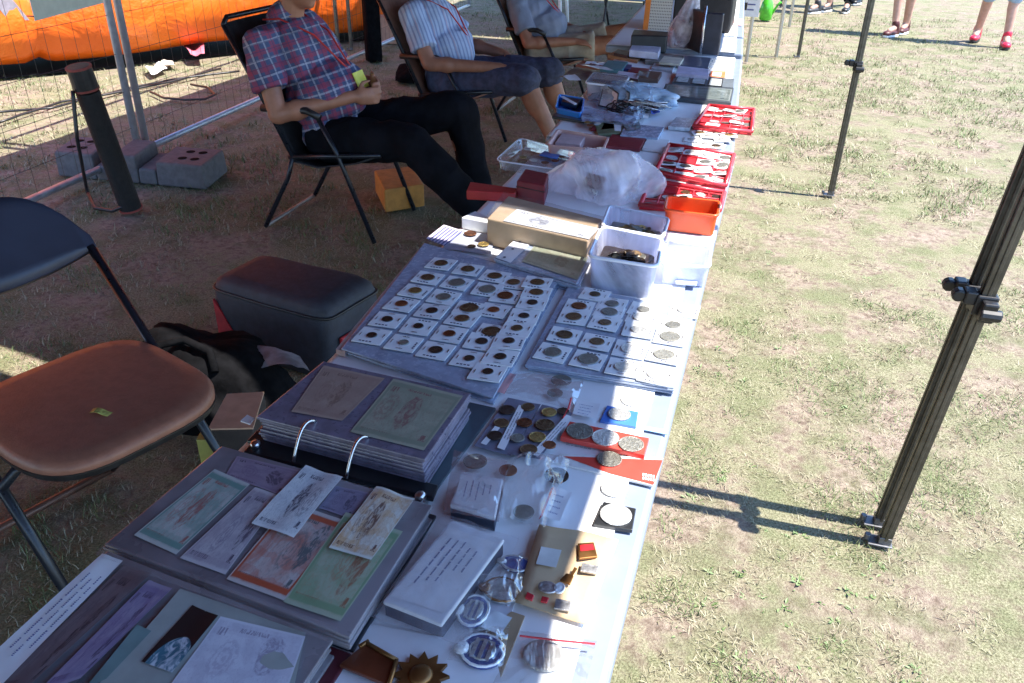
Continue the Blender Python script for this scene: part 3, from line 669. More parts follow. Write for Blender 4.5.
obj('red_edge', MB().grid([P(*k, ZT+.0125) for k in F_([(388, 505), (400, 500), (352, 625), (335, 640)])], 1, 1), red_plastic, o)
obj('printed_lines', text_mb(F_([(398, 500), (478, 525), (425, 650), (350, 625)]), ZT+.0125, 4, 9, .12, .3, .8), blueink, o)

# cards in the sun
def case(name, px4, z0, z1, mat, label, cat, coins=(), rim=None, group=None, cname='coin'):
    t = slab(name, px4, z0, z1, mat, label, cat, bevel=.001, group=group)
    for x, y, r, k in coins:
        p = P(x, y, z1+.0004); o = link(cname, coin_me[k], p-ORG[t], t); o.scale = (r, r, 1); o.rotation_euler = (0, 0, random.uniform(0, 6))
    return t
blue_card = M('blue_card', (.06, .2, .62), .4, var=.06, coat=.4); redc = M('red_card', (.7, .07, .05), .4, var=.06, coat=.4)
case('coin_card', F_([(628, 150), (762, 178), (752, 242), (597, 215)]), ZT, ZT+.005, blue_card, 'small blue card holding one pale coin', 'coin card', [(*F_([(680, 190)])[0], .0165, 'white')])
slab('blue_slip', F_([(768, 235), (888, 255), (884, 275), (760, 250)]), ZT, ZT+.001, M('pale_blue', (.35, .55, .75), .5), 'narrow pale blue slip right of the blue card', 'slip', bevel=0)
t = case('coin_card', F_([(468, 218), (808, 290), (788, 362), (428, 284)]), ZT+.004, ZT+.012, redc, 'red card in a clear case with three coins in a row', 'coin card', [(*F_([(510, 262)])[0], .019, 'nickel'), (*F_([(620, 290)])[0], .019, 'silver'), (*F_([(730, 318)])[0], .0175, 'nickel')])
obj('gold_print', text_mb(F_([(440, 300), (600, 330), (590, 350), (425, 318)]), ZT+.0035, 2, 4, .1, .4, .9), ink, t)
t = case('coin_card', F_([(425, 355), (868, 372), (826, 492), (392, 390)]), ZT, ZT+.004, M('white_red_card', (.75, .74, .73), .4, coat=.4), 'white and red coin pack lying in front of the red three coin card', 'coin card', [])
z = ZT+.0044
obj('red_print', MB().add([P(*k, z) for k in F_([(440, 368), (865, 384), (826, 490), (640, 442), (530, 400)])], [[0, 1, 2, 3, 4]]), redc, t)
p = P(*F_([(637, 382)])[0], ZT+.005); o = link('coin', coin_me['nickel'], p-ORG[t], t); o.scale = (.017, .017, 1)
lg = MB()
for i in range(2):
    for j in range(5): lg.grid([P(*k, z+.0004) for k in F_([(780+j*11, 440+i*15+j*2), (787+j*11, 441+i*15+j*2), (785+j*11, 452+i*15+j*2), (778+j*11, 451+i*15+j*2)])], 1, 1)
obj('white_mark', lg, card, t)
bk = M('black_card', (.02, .022, .025), .35, coat=.5)
t = case('coin_capsule', F_([(612, 560), (752, 590), (736, 682), (570, 655)]), ZT, ZT+.006, bk, 'black square capsule holding one large silver coin', 'coin capsule', [(*F_([(665, 620)])[0], .0195, 'white')])
for x, y, r, lab in ((735, 130, .017, 'pale coin lying on the sunlit cloth beyond the blue card'), (655, 508, .016, 'pale silver coin lying between the red pack and black capsule')):
    coin('loose_coin', P(*F_([(x, y)])[0], ZT+.002), r, 'silver', lab)
    q = F_([(x-75, y-25), (x+65, y-10), (x+60, y+40), (x-85, y+25)])
    tag(obj('coin_pocket', MB().grid([P(*k, ZT+.0045) for k in q], 6, 6, lambda u, v: .001*math.sin(u*7+v*5)), clear, smooth=True), 'clear pocket over the '+lab.split(' lying')[0]+(' beyond the blue card' if y < 200 else ' near the black capsule'), 'coin pocket')
# white boxes with printed labels, in clear bags
def G(pts): return zm((300, 500), 2.695, pts)
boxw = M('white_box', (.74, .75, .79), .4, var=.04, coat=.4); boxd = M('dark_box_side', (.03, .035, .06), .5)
def labelbox(top, lab4, h, label, rows, seed, group):
    t = thing('label_box', label, 'box', P(*top[3], ZT), group)
    obj('lid', slab_mb(top, ZT+h-.006, ZT+h), boxw, t, bevel=.002)
    q = [P(*k, ZT+h) for k in top]; c = sum(q, Vector())/4; q = [c+(k-c)*.975 for k in q]
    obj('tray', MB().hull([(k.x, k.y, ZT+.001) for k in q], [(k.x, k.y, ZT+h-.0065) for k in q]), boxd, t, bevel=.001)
    obj('label', MB().grid([P(*k, ZT+h+.0008) for k in lab4], 1, 1), paper, t)
    obj('printed_lines', text_mb(lab4, ZT+h+.0014, rows, seed, .12, .26, .85, 'v', [.9, .8, .85, .6, .5, .3][:rows]), blueink, t)
    return t
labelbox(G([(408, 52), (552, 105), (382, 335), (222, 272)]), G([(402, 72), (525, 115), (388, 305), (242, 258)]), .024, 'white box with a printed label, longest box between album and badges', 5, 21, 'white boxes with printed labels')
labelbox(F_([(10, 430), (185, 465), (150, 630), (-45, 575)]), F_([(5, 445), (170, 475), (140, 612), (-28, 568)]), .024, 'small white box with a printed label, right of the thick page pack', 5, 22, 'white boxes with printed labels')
bag('zip_bag', G([(385, 40), (590, 110), (445, 400), (190, 320)]), ZT+.025, .004, bagfilm, 'clear bag wrapped over the longest white label box')
bag('zip_bag', F_([(-25, 350), (205, 400), (165, 660), (-70, 610)]), ZT+.025, .004, bagfilm, 'clear bag wrapped over the small white label box')
# badges and pins
tan = M('tan_card', (.55, .4, .24), .7, var=.08, vs=12, bump=.1)
o = sheet('pin_card', G([(645, 72), (858, 112), (772, 342), (580, 285)]), ZT+.004, tan, 'tan card carrying a scatter of small enamel pins', 'pin card', curl=.004, th=.001)
obj('paper_patch', MB().grid([P(*k, ZT+.0125) for k in G([(650, 125), (705, 135), (690, 182), (636, 172)])], 1, 1), M('pale_patch', (.62, .62, .6), .6), o)
enr = M('red_enamel', (.55, .03, .04), .2, coat=.8); enw = M('white_enamel', (.8, .8, .8), .25, coat=.6); enb = M('blue_enamel', (.05, .08, .25), .25, coat=.6)
br = M('brown_metal', (.25, .12, .04), .35, .7, var=.3); silv = M('badge_silver', (.5, .5, .5), .35, .7, var=.3, vs=150, bump=.2, bs=300)
ZP = ZT+.0125
def pin(px4, mat, lab, inner=None, imat=None):
    q = G(px4); o = slab('enamel_pin', q, ZP-.002, ZP+.0008, mat, lab, 'pin', group='pins on the tan card', bevel=.0008)
    if inner: obj('enamel_field', MB().grid([P(*k, ZP+.0012) for k in G(inner)], 1, 1), imat, o)
    return o
pin([(748, 116), (792, 113), (802, 152), (752, 158)], br, 'red and white enamel pin at the far right of the tan card', [(754, 121), (789, 118), (794, 134), (756, 138)], enr)
pin([(760, 168), (806, 176), (800, 198), (755, 190)], silv, 'rectangular silver bar pin in the sun on the tan card')
pin([(718, 196), (738, 203), (728, 226), (700, 214)], br, 'brown bronze eagle shaped pin in the middle of the tan card', [(740, 180), (748, 185), (735, 205), (728, 200)], br)
pin([(612, 246), (632, 256), (626, 270), (606, 262)], enr, 'dark red diamond pin at the shaded edge of the tan card')
pin([(652, 258), (672, 262), (666, 276), (648, 272)], enr, 'bright red square pin in the sun near the tan card edge')
pin([(690, 264), (732, 272), (728, 298), (684, 290)], silv, 'silver square relief pin at the near edge of the tan card')
def oval(cx, cy, rx, ry, z, h, mat, lab, name='badge', cat='badge', group=None, parts=()):
    p = P(*G([(cx, cy)])[0], z); mb = MB().lathe((0, 0, 0), [(.9, 0), (1, .2), (1, .7), (.86, 1), (.7, .75), (.4, .9), (.05, 1)], 28)
    mb.v = [(p.x+x*rx, p.y+y*ry, p.z+zz*h) for x, y, zz in mb.v]
    o = obj(name, mb, mat, smooth=True); tag(o, lab, cat, group)
    for f, m2 in parts:
        b = MB(); f(b, p, rx, ry, h); obj('emblem', b, m2, o)
    return o
oval(668, 238, .011, .0085, ZP, .003, silv, 'oval silver pin beside the brown eagle pin', 'enamel_pin', 'pin', 'pins on the tan card')
oval(699, 240, .006, .008, ZP, .003, enw, 'small round white pin below the brown eagle pin', 'enamel_pin', 'pin', 'pins on the tan card')
slab('backing_card', G([(570, 300), (606, 312), (538, 482), (398, 432)]), ZT, ZT+.003, M('brown_backing', (.36, .25, .15), .7), 'brown backing card under the lowest oval badge', 'card', bevel=0)
slab('backing_card', G([(470, 205), (588, 250), (560, 335), (420, 300)]), ZT, ZT+.002, M('pale_backing', (.55, .55, .6), .6), 'pale backing card under the shaded badges', 'card', bevel=0)
def ems(b, p, rx, ry, h):
    for a in (-.35, .0, .35): b.box((p.x+a*rx, p.y, p.z+h*1.05), (rx*.16, ry*1.1, h*.5))
    b.tube([(p.x+rx*.55*math.cos(k*.4), p.y+ry*.6*math.sin(k*.4), p.z+h) for k in range(17)], .0012, 5)
def emw(b, p, rx, ry, h): b.tube([(p.x+rx*.95*math.cos(k*.4), p.y+ry*.95*math.sin(k*.4), p.z+h*.8) for k in range(17)], .0016, 5); b.ell((p.x-rx*.9, p.y-ry*.2, p.z+h), (rx*.35, ry*.4, h*.7), n=10)
oval(468, 305, .0165, .022, ZT+.004, .005, enb, 'upright oval blue and silver badge in the clear bag', group='metal badges in clear bags', parts=((ems, silv), (emw, enw)))
oval(492, 412, .023, .021, ZT+.004, .005, enb, 'round blue and white badge lying on brown backing card', group='metal badges in clear bags', parts=((ems, silv), (emw, enw)))
oval(545, 248, .021, .018, ZT+.004, .005, silv, 'silver openwork badge beside the tan card', group='metal badges in clear bags', parts=((emw, br),))
oval(582, 178, .018, .012, ZT+.004, .005, enb, 'blue badge at the far end of the badge bag', group='metal badges in clear bags', parts=((emw, silv),))
o = sheet('paper_label', G([(520, 300), (572, 318), (540, 365), (485, 345)]), ZT+.006, M('pale_slip', (.6, .64, .68), .5, coat=.4), 'blank pale slip between the two lower oval badges', 'label')
for q4, lab, h in (([(445, 225), (600, 150), (600, 250), (560, 300)], 'clear bag over the silver openwork badge', .01), ([(400, 270), (520, 255), (500, 360), (420, 370)], 'clear bag over the upright oval badge', .009), ([(430, 365), (565, 345), (545, 470), (395, 440)], 'clear bag over the round badge on brown card', .009)):
    bag('zip_bag', G(q4), ZT+.006, h, clear, lab, group='clear bags with badges')
sheet('paper_sheet', G([(175, 335), (520, 395), (560, 560), (40, 560)]), ZT+.002, paper, 'white paper sheet under the brown badge at the table front', 'paper')
lea = M('brown_leather', (.12, .03, .012), .35, coat=.4, var=.3, bump=.2)
t = slab('leather_badge', G([(178, 382), (266, 432), (242, 500), (104, 442)]), ZT+.005, ZT+.011, lea, 'brown leather badge with metal bars at the bottom of the table', 'badge', bevel=.002)
for a in ([(160, 395), (185, 380)], [(260, 430), (240, 498)], [(178, 384), (262, 432)]): obj('metal_bar', MB().tube([P(*k, ZT+.0125) for k in G(a)], .0022, 8), br, t, smooth=True)
p = P(*G([(326, 478)])[0], ZT+.005); mb = MB(); n = 12; pr = []
for k in range(n*2): a = math.pi*k/n; rr = .028 if k % 2 else .019; pr.append((p.x+rr*math.cos(a), p.y+rr*math.sin(a)))
mb.prism(pr, p.z, p.z+.004); o = tag(obj('star_medal', mb, br), 'bronze star shaped medal at the bottom edge of the table', 'medal'); obj('hub', MB().ell(p+Vector((0, 0, .004)), (.012, .012, .005), n=16), br, o, smooth=True)
oval(658, 421, .022, .019, ZT+.003, .0025, coinM['white'], 'large oval silver medal lying on the sunlit cloth', 'oval_medal', 'medal')
o = bag('zip_bag', G([(590, 358), (800, 385), (760, 540), (500, 540)]), ZT+.006, .003, clear, 'clear zip bag with a thin red seal over the oval medal')
obj('red_seal', MB().tube([P(*k, ZT+.011) for k in G([(592, 366), (690, 378), (795, 388)])], .0011, 6), red_plastic, o)

# ------------------------------------------------------------------ middle of the near table: boxes, tubs, the milky bag
def H(pts): return zm((460, 120), 3.413, pts)
kraft = M('kraft_box', (.42, .3, .19), .6, var=.1, coat=.3); grey_print = note_mat('grey_portraits', (.66, .67, .72), (.5, .52, .58), (.3, .32, .4), .35, .5, .5, 21, (.6, .5), 0)
kt = H([(165, 258), (485, 338), (436, 412), (92, 335)]); ZK = ZT+.062
t = slab('kraft_box', kt, ZT+.001, ZK, kraft, 'brown kraft box with a grey printed sheet on top', 'box', bevel=.003)
o = sheet('printed_sheet', H([(195, 306), (474, 372), (440, 408), (148, 345)]), ZK+.001, grey_print, 'grey sheet printed with portraits on the brown kraft box', 'printed sheet', curl=.001)
bag('wrapping_film', H([(150, 250), (495, 335), (445, 420), (85, 338)]), ZK+.003, .001, clear, 'clear film wrapped round the brown kraft box', 'wrapping film')
ZG = ZT+.024
t = thing('banknote_pack', 'stack of green banknotes in clear sleeves before the kraft box', 'banknote pack', P(*H([(280, 480)])[0], ZT))
page_block(t, H([(205, 398), (445, 468), (402, 560), (118, 472)]), ZT+.001, ZG, 5, .006, mat=MATS['coin_pages'])
note(H([(262, 418), (438, 470), (400, 546), (212, 484)]), ZG+.0008, note_mat('sage_note', (.3, .31, .24), (.18, .21, .15), (.2, .16, .12), .6, .5, .8, 22), 'faded sage green banknote on the stack before the kraft box', group='banknotes beside the kraft box')
o = sheet('punched_strip', H([(198, 400), (250, 415), (172, 488), (120, 470)]), ZG+.001, paper, 'white punched page strip left of the sage green banknote', 'paper strip', curl=.0005)
for x, y in ((205, 415), (180, 440), (152, 468)): obj('punch_hole', MB().lathe(P(*H([(x, y)])[0], ZG+.0032), [(.003, 0), (.003, .0002)], 12), ink, o)
slab('white_box', H([(5, 332), (52, 310), (98, 330), (95, 350)]), ZT+.001, ZT+.028, boxw, 'small white plastic box left of the kraft box', 'box')
t = sheet('striped_tag', zm((320, 220), 3.796, [(470, 20), (545, 42), (478, 100), (402, 74)]), ZT+.006, M('lilac_tag', (.66, .6, .74), .5, coat=.3), 'lilac striped tag at the left table edge', 'tag')
m = MB()
for k in range(6):
    f = (k+.6)/6.4; a, b, c_, d_ = zm((320, 220), 3.796, [(470+75*f, 22+22*f), (470+75*(f+.07), 22+22*(f+.07)), (402+76*(f+.07), 74+26*(f+.07)), (402+76*f, 74+26*f)])
    m.add([P(*q_, ZT+.0098) for q_ in (a, b, c_, d_)], [[0, 1, 2, 3]])
obj('stripes', m, blueink, t)
sheet('coin_sleeve', H([(10, 380), (120, 395), (105, 462), (-60, 440)]), ZT+.004, M('bluish_backing', (.4, .42, .5), .3, coat=.6), 'bluish coin sleeve behind the shaded coin page', 'sleeve')
for x, y, r, k, lab in ((35, 388, .014, 'copper', 'copper coin on the bluish sleeve by the small white box'), (80, 425, .012, 'brass', 'brass coin on the bluish sleeve near the kraft box'), (40, 432, .009, 'bronze', 'small bronze coin on the bluish sleeve')):
    coin('loose_coin', P(*H([(x, y)])[0], ZT+.0085), r, k, lab)
def tub(px4, z0, h, mat, label, cat='tub', lidm=None, th=.0025, flare=.93, name='plastic_tub', rim_r=.0035):
    """open box: rim corners in the photo at the rim height, walls narrowing downwards, rounded corners"""
    q = [P(x, y, z0+h) for x, y in px4]; c = sum(q, Vector())/4; rq = []
    for i in range(4):
        a, b, d = q[i], q[i-1], q[(i+1) % 4]; r = .12
        for s in range(5):
            u = s/4; p0 = a+(b-a)*r; p2 = a+(d-a)*r
            rq.append(p0*(1-u)**2+a*2*u*(1-u)+p2*u*u)
    n = len(rq)
    def ring(f, z): return [Vector((c.x+(p.x-c.x)*f, c.y+(p.y-c.y)*f, z)) for p in rq]
    L = [ring(flare, z0+.001), ring(1, z0+h), ring(1-th/.05, z0+h), ring(flare-th/.05, z0+.001+th)]
    vs = sum(L, []); fs = [list(range(n))[::-1], [3*n+i for i in range(n)]]
    for k in range(3): fs += [[k*n+i, k*n+(i+1) % n, (k+1)*n+(i+1) % n, (k+1)*n+i] for i in range(n)]
    o = obj(name, MB().add(vs, fs), mat, bevel=.0008); tag(o, label, cat)
    rp = ring(1.015, z0+h-.002); obj('rim', MB().tube(rp+[rp[0], rp[1]], rim_r, 6, False), lidm or mat, o, smooth=True)
    return o, c, ring
def pile(c, rx, ry, z, h, n, kinds, label, group, rmin=.008, rmax=.012, rot=0):
    for i in range(n):
        a = random.uniform(0, 6.28); r = math.sqrt(random.random()); x, y = rx*r*math.cos(a), ry*r*math.sin(a)
        p = Vector((c.x+x*math.cos(rot)-y*math.sin(rot), c.y+x*math.sin(rot)+y*math.cos(rot), z+h*(1-r*r)*random.uniform(.5, 1)))
        k = random.choice(kinds)
        coin('loose_coin', p, random.uniform(rmin, rmax), k, label, group=group, tilt=(random.uniform(-.6, .6), random.uniform(-.6, .6), 0))
frost = M('tub_rim', (.75, .78, .88), .3, coat=.4, var=.03)
for px4, hh, lab, kinds, gl, zc in ((H([(512, 290), (712, 334), (692, 398), (486, 360)]), .066, 'clear square tub of brass coins, farther of the two', ['brass', 'brass', 'nickel', 'bronze'], 'brass coins piled in the farther clear tub', .044),
                                (H([(484, 362), (690, 404), (672, 497), (440, 462)]), .074, 'clear square tub of dark coins, nearer of the two', ['dark', 'bronze', 'nickel', 'dark'], 'dark coins piled in the nearer clear tub', .05)):
    o, c, ring = tub(px4, ZT, hh, tubfilm, lab, lidm=frost)
    mound = MB(); b = ring(.88, ZT+.004); m2 = ring(.84, ZT+zc*.8); n = len(b)
    mound.add(b+m2+[Vector((c.x, c.y, ZT+zc))], [list(range(n))[::-1]]+[[i, (i+1) % n, n+(i+1) % n, n+i] for i in range(n)]+[[n+i, n+(i+1) % n, 2*n] for i in range(n)])
    tag(obj('coin_heap', mound, coinM['nickel' if 'brass' in lab else 'dark']), 'mass of '+gl.replace(' piled', ' deep'), 'coin heap', kind='stuff')
    pile(c, .036, .03, ZT+zc*.9, .012, 34, kinds, gl.replace('coins piled', 'coin lying on the pile'), gl)
o, c, ring = tub(H([(705, 415), (855, 432), (850, 500), (690, 488)]), ZT, .045, tubfilm, 'low clear tub with a lid at the table edge', lidm=frost)
obj('lid', MB().hull(ring(1.0, ZT+.046), ring(.97, ZT+.05)), film('lid_film', milk=.28, tint=(.93, .94, .97), gloss=.6, bs=6, bst=.05), o)
slab('folded_paper', H([(740, 515), (815, 522), (808, 560), (735, 552)]), ZT+.006, ZT+.012, M('bluish_paper', (.55, .6, .75), .5), 'folded bluish paper inside the low lidded tub', 'paper')
orange_p = M('orange_tub', (.85, .1, .02), .35, var=.06, coat=.3)
slab('white_box', H([(695, 350), (880, 372), (858, 430), (690, 412)]), ZT+.001, ZT+.02, boxw, 'flat white box under the orange tub', 'box')
o, c, ring = tub(H([(708, 258), (886, 276), (880, 325), (700, 304)]), ZT+.021, .05, orange_p, 'bright orange tub with a few brass coins', rim_r=.003)
pile(c, .02, .016, ZT+.03, .006, 9, ['brass', 'brass', 'bronze'], 'brass coin lying inside the orange tub', 'coins in the orange tub', .008, .012)
# milky bag
def bagblob(name, c, rx, ry, rz, mat, label, lift=.0, seed=3, cat='plastic bag', n=64, rot=0, amp=.2, crease=.05):
    vs = []; fs = []; m = n//2
    for i in range(m+1):
        th = math.pi*i/m
        for k in range(n):
            ph = 2*math.pi*k/n; d = Vector((math.sin(th)*math.cos(ph), math.sin(th)*math.sin(ph), math.cos(th)))
            f = 1+amp*noise.noise(d*1.3+Vector((seed, 0, 0)))+crease*1.3*math.sin(th)*(1-2.4*abs(noise.noise((math.cos(ph)*3.2+seed, math.sin(ph)*3.2, th*.7))))+crease*(1-2*abs(noise.noise(d*2.4+Vector((0, seed, 0)))))+crease*.35*(1-2*abs(noise.noise(d*6+Vector((0, 0, seed)))))
            x, y, z = d.x*rx*f, d.y*ry*f, d.z*rz*f
            if z < -rz*.3: z = -rz*.3+(z+rz*.3)*.12
            vs.append((c.x+x*math.cos(rot)-y*math.sin(rot), c.y+x*math.sin(rot)+y*math.cos(rot), c.z+rz*.42+z+lift))
    for i in range(m): fs += [[i*n+k, (i+1)*n+k, (i+1)*n+(k+1) % n, i*n+(k+1) % n] for k in range(n)]
    o = obj(name, MB().add(vs, fs), mat, smooth=True); return tag(o, label, cat)
milky = film('milky_bag', tint=(.9, .9, .93), milk=.78, milkc=(.95, .91, .95), gloss=.4, bs=9, bst=.7, rough=.15)
pb = P(603, 192, ZT)
bagblob('plastic_bag', pb, .118, .10, .07, milky, 'milky white plastic bag heaped behind the clear tubs', seed=5, rot=-.2, amp=.4, crease=.07)
slab('card_bundle', [(588, 172), (606, 177), (602, 188), (582, 183)], ZT+.02, ZT+.028, M('brown_bundle', (.2, .1, .08), .6), 'small brown bundle seen through the milky bag', 'bundle')
maroon = M('maroon_box', (.2, .02, .03), .45, var=.15, coat=.2); redbox = M('bright_red_box', (.45, .03, .03), .4, var=.1, coat=.2)
t = slab('jewel_box', H([(222, 165), (303, 182), (290, 225), (193, 206)]), ZT+.001, ZT+.052, maroon, 'dark red cube shaped box left of the milky bag', 'box', bevel=.004)
obj('seam', slab_mb(H([(221, 164), (304, 181), (291, 226), (192, 207)]), ZT+.036, ZT+.0375, ZT+.052), black, t)
slab('jewel_box', H([(35, 210), (195, 232), (190, 250), (22, 240)]), ZT+.001, ZT+.025, redbox, 'long bright red box at the left table edge', 'box', bevel=.003)
acr = film('acrylic_case', gloss=.9, milk=.1, bs=5, bst=.05, rough=.03)
o, c, ring = tub(H([(205, 60), (402, 110), (345, 168), (122, 135)]), ZT, .03, acr, 'flat clear acrylic case holding small medals', 'case', lidm=frost, rim_r=.002, name='acrylic_case')
slab('blue_card', H([(300, 95), (355, 108), (330, 132), (270, 118)]), ZT+.008, ZT+.012, blue_card, 'blue card inside the acrylic case', 'card')
for i, (x, y, k) in enumerate([(175, 118, 'nickel'), (215, 128, 'brass'), (250, 138, 'silver'), (290, 146, 'copper'), (325, 140, 'copper'), (348, 126, 'copper'), (230, 100, 'silver')]):
    coin('small_medal', P(*H([(x, y)])[0], ZT+.01), .011, k, f'{KN[k]} medal in the acrylic case', group='medals in the acrylic case')
pinkb = M('pink_box', (.6, .36, .32), .5, var=.08, coat=.2)
o, c, ring = tub(H([(333, 30), (507, 58), (488, 100), (296, 84)]), ZT, .038, pinkb, 'pale pink open box of small papers', 'box', name='open_box', rim_r=.002)
slab('paper_bundle', H([(350, 40), (430, 52), (410, 84), (325, 76)]), ZT+.006, ZT+.03, M('pinkish_paper', (.55, .4, .4), .6), 'bundle of pinkish papers inside the pale pink box', 'paper bundle')
coin('small_medal', P(*H([(465, 62)])[0], ZT+.02), .018, 'copper', 'copper medal lying in the pale pink box')

# ------------------------------------------------------------------ second table
redfelt = M('red_felt', (.62, .03, .05), .6, var=.1)
def tray(px4, z, label, nu, nv, kinds, seed, gl, r=.0135, white=.5, fsz=.85):
    t = thing('coin_tray', label, 'coin tray', (lambda v: (v.x, v.y, z))(sum((P(x, y, z) for x, y in px4), Vector())/4), 'red coin trays')
    obj('tray_base', slab_mb(px4, z, z+.006, z+.012), red_plastic, t, bevel=.002)
    q = [P(x, y, z+.016) for x, y in px4]; c = sum(q, Vector())/4
    for i in range(4): obj('tray_edge', MB().tube([q[i]+(c-q[i])*.02, q[(i+1) % 4]+(c-q[(i+1) % 4])*.02], .006, 8), red_plastic, t, smooth=True)
    rnd = random.Random(seed); d = MB()
    for i in range(1, nu): d.tube([q[0]*(1-i/nu)+q[1]*(i/nu)+Vector((0, 0, -.005)), q[3]*(1-i/nu)+q[2]*(i/nu)+Vector((0, 0, -.005))], .0022, 6)
    for j in range(1, nv): d.tube([q[0]*(1-j/nv)+q[3]*(j/nv)+Vector((0, 0, -.005)), q[1]*(1-j/nv)+q[2]*(j/nv)+Vector((0, 0, -.005))], .0022, 6)
    obj('divider', d, red_plastic, t, smooth=True)
    for j in range(nv):
        for i in range(nu):
            u, v = (i+.5)/nu, (j+.5)/nv; p = (q[0]*(1-u)+q[1]*u)*(1-v)+(q[3]*(1-u)+q[2]*u)*v; p.z = z+.0075
            if rnd.random() < .1: continue
            k = rnd.choice(kinds)
            if rnd.random() < white:
                f = link('coin_flip', flip_me, p+Vector((0, 0, .004))); f.scale = (.8, .8, 1); f.rotation_euler = (rnd.uniform(-.15, .15), rnd.uniform(-.15, .15), rnd.uniform(-.3, .3)); tag(f, f'white coin flip {gl}', 'coin flip', f'coin flips {gl}')
                coin('coin', (0, 0, .0022), r, k, parent=f)
                f.scale = (fsz, fsz, 1); f.rotation_euler.z = rnd.uniform(-.35, .35)
            else: coin('loose_coin', p, r*rnd.uniform(.85, 1.1), k, f'{KN[k]} coin {gl}', group=f'{KN[k]} coins {gl}', tilt=(rnd.uniform(-.12, .12), rnd.uniform(-.12, .12), 0))
    return t
tray(H([(650, 205), (905, 246), (888, 310), (612, 290)]), ZT+.001, 'dark red tray of bare coins behind the orange tub', 5, 3, ['dark', 'nickel', 'bronze', 'silver'], 3, 'in the tray behind the orange tub', white=.05)
tray(H([(712, 82), (938, 118), (908, 225), (665, 176)]), ZT+.001, 'red tray full of white flips beyond the milky bag', 4, 4, ['silver', 'silver', 'nickel', 'dark'], 4, 'in the tray beyond the milky bag', white=.9, r=.016, fsz=.96)
def J(pts): return zm((640, 60), 6.83, pts)
tray(J([(470, 308), (782, 335), (765, 492), (362, 450)]), ZT+.006, 'bright red tray overhanging the sunny table edge', 5, 4, ['silver', 'nickel', 'silver'], 5, 'in the tray overhanging the table edge', white=.4, r=.018, fsz=.85)
for i, (x, y, r) in enumerate([(360, 545, 0), (410, 500, .3), (470, 520, .1), (520, 495, -.2), (560, 545, .2), (610, 515, 0), (450, 575, .1), (520, 590, -.1), (300, 590, .2)]):
    px, py = J([(x, y)])[0]; k = ['silver', 'brass', 'silver', 'bronze'][i % 4]
    f = link('coin_flip', flip_me, P(px, py, ZT+.002+.002*(i % 3))); f.rotation_euler = (0, 0, r); tag(f, 'white coin flip lying loose between the two sunny red trays', 'coin flip', 'loose coin flips between the red trays'); coin('coin', (0, 0, .0022), .014, k, parent=f)
def K(pts): return zm((560, 60), 8.88, pts)
rib = MB()
rb_m = M('red_ribbon', (.6, .04, .05), .6); 
for mm, pts, lab in ((rb_m, [(760, 440), (830, 430), (880, 440), (800, 470)], 'short red medal ribbon by the red tray'), (M('blue_ribbon', (.04, .1, .5), .6), [(800, 460), (880, 455), (885, 490), (810, 500)], 'short blue medal ribbon by the red tray')):
    sheet('medal_ribbon', K(pts), ZT+.012, mm, lab, 'ribbon', curl=.008)
# left and middle of the second table
pale_p = M('pale_plastic', (.62, .66, .74), .3, var=.05, coat=.5)
t = slab('flat_case', K([(215, 415), (690, 500), (650, 580), (190, 500)]), ZT+.001, ZT+.02, film('flat_case_film', milk=.7, milkc=(.7, .78, .92), gloss=.7, bs=8, bst=.2), 'long flat clear case in front of the cable bag', 'case')
obj('ruler_print', text_mb(K([(230, 430), (640, 505), (620, 560), (205, 492)]), ZT+.0205, 3, 31, .1, .3, .9), blueink, t)
slab('white_sheet', K([(560, 520), (760, 500), (700, 640), (480, 620)]), ZT+.0012, ZT+.002, paper, 'white sheet between the flat case and red tray', 'paper', bevel=0)
slab('green_book', K([(390, 545), (470, 545), (560, 600), (360, 620)]), ZT+.001, ZT+.012, M('moss_green', (.1, .13, .04), .5, var=.3), 'moss green booklet behind the milky bag', 'booklet')
slab('maroon_book', K([(320, 540), (400, 545), (360, 615), (270, 610)]), ZT+.001, ZT+.01, maroon, 'maroon booklet right of the pale pink box', 'booklet')
slab('white_slip', K([(480, 570), (545, 575), (540, 630), (485, 625)]), ZT+.012, ZT+.013, paper, 'white slip standing out from the moss green booklet', 'slip', bevel=0)
blue_p = M('blue_box', (.03, .2, .62), .35, var=.08, coat=.3)
o, c, ring = tub(K([(-10, 300), (215, 335), (190, 470), (-40, 420)]), ZT, .03, blue_p, 'bright blue open box beside the pink box', 'box', name='open_box', rim_r=.002)
slab('dark_booklet', K([(40, 320), (190, 345), (150, 400), (10, 365)]), ZT+.01, ZT+.026, bk, 'dark booklet lying in the bright blue box', 'booklet')
slab('white_slip', K([(5, 325), (30, 318), (150, 385), (130, 395)]), ZT+.0262, ZT+.028, paper, 'white slip across the dark booklet in the blue box', 'slip', bevel=0)
o, c, ring = tub(K([(300, 112), (612, 152), (560, 235), (228, 200)]), ZT, .06, film('big_case_film', tint=(.9, .88, .88), milk=.7, milkc=(.74, .72, .76), gloss=.7, bs=6, bst=.06), 'large clear storage case with paper inside', 'case', lidm=frost, name='storage_case')
obj('lid', MB().hull(ring(1.01, ZT+.061), ring(.99, ZT+.066)), film('case_lid', tint=(.85, .87, .9), milk=.3, milkc=(.66, .68, .76), gloss=.7, bs=6, bst=.05), o)
slab('paper_bundle', K([(310, 150), (560, 180), (520, 225), (260, 200)]), ZT+.006, ZT+.04, M('beige_bundle', (.42, .33, .26), .6), 'beige papers packed in the large clear storage case', 'paper bundle')
fr = M('frame_black', (.02, .02, .022), .35)
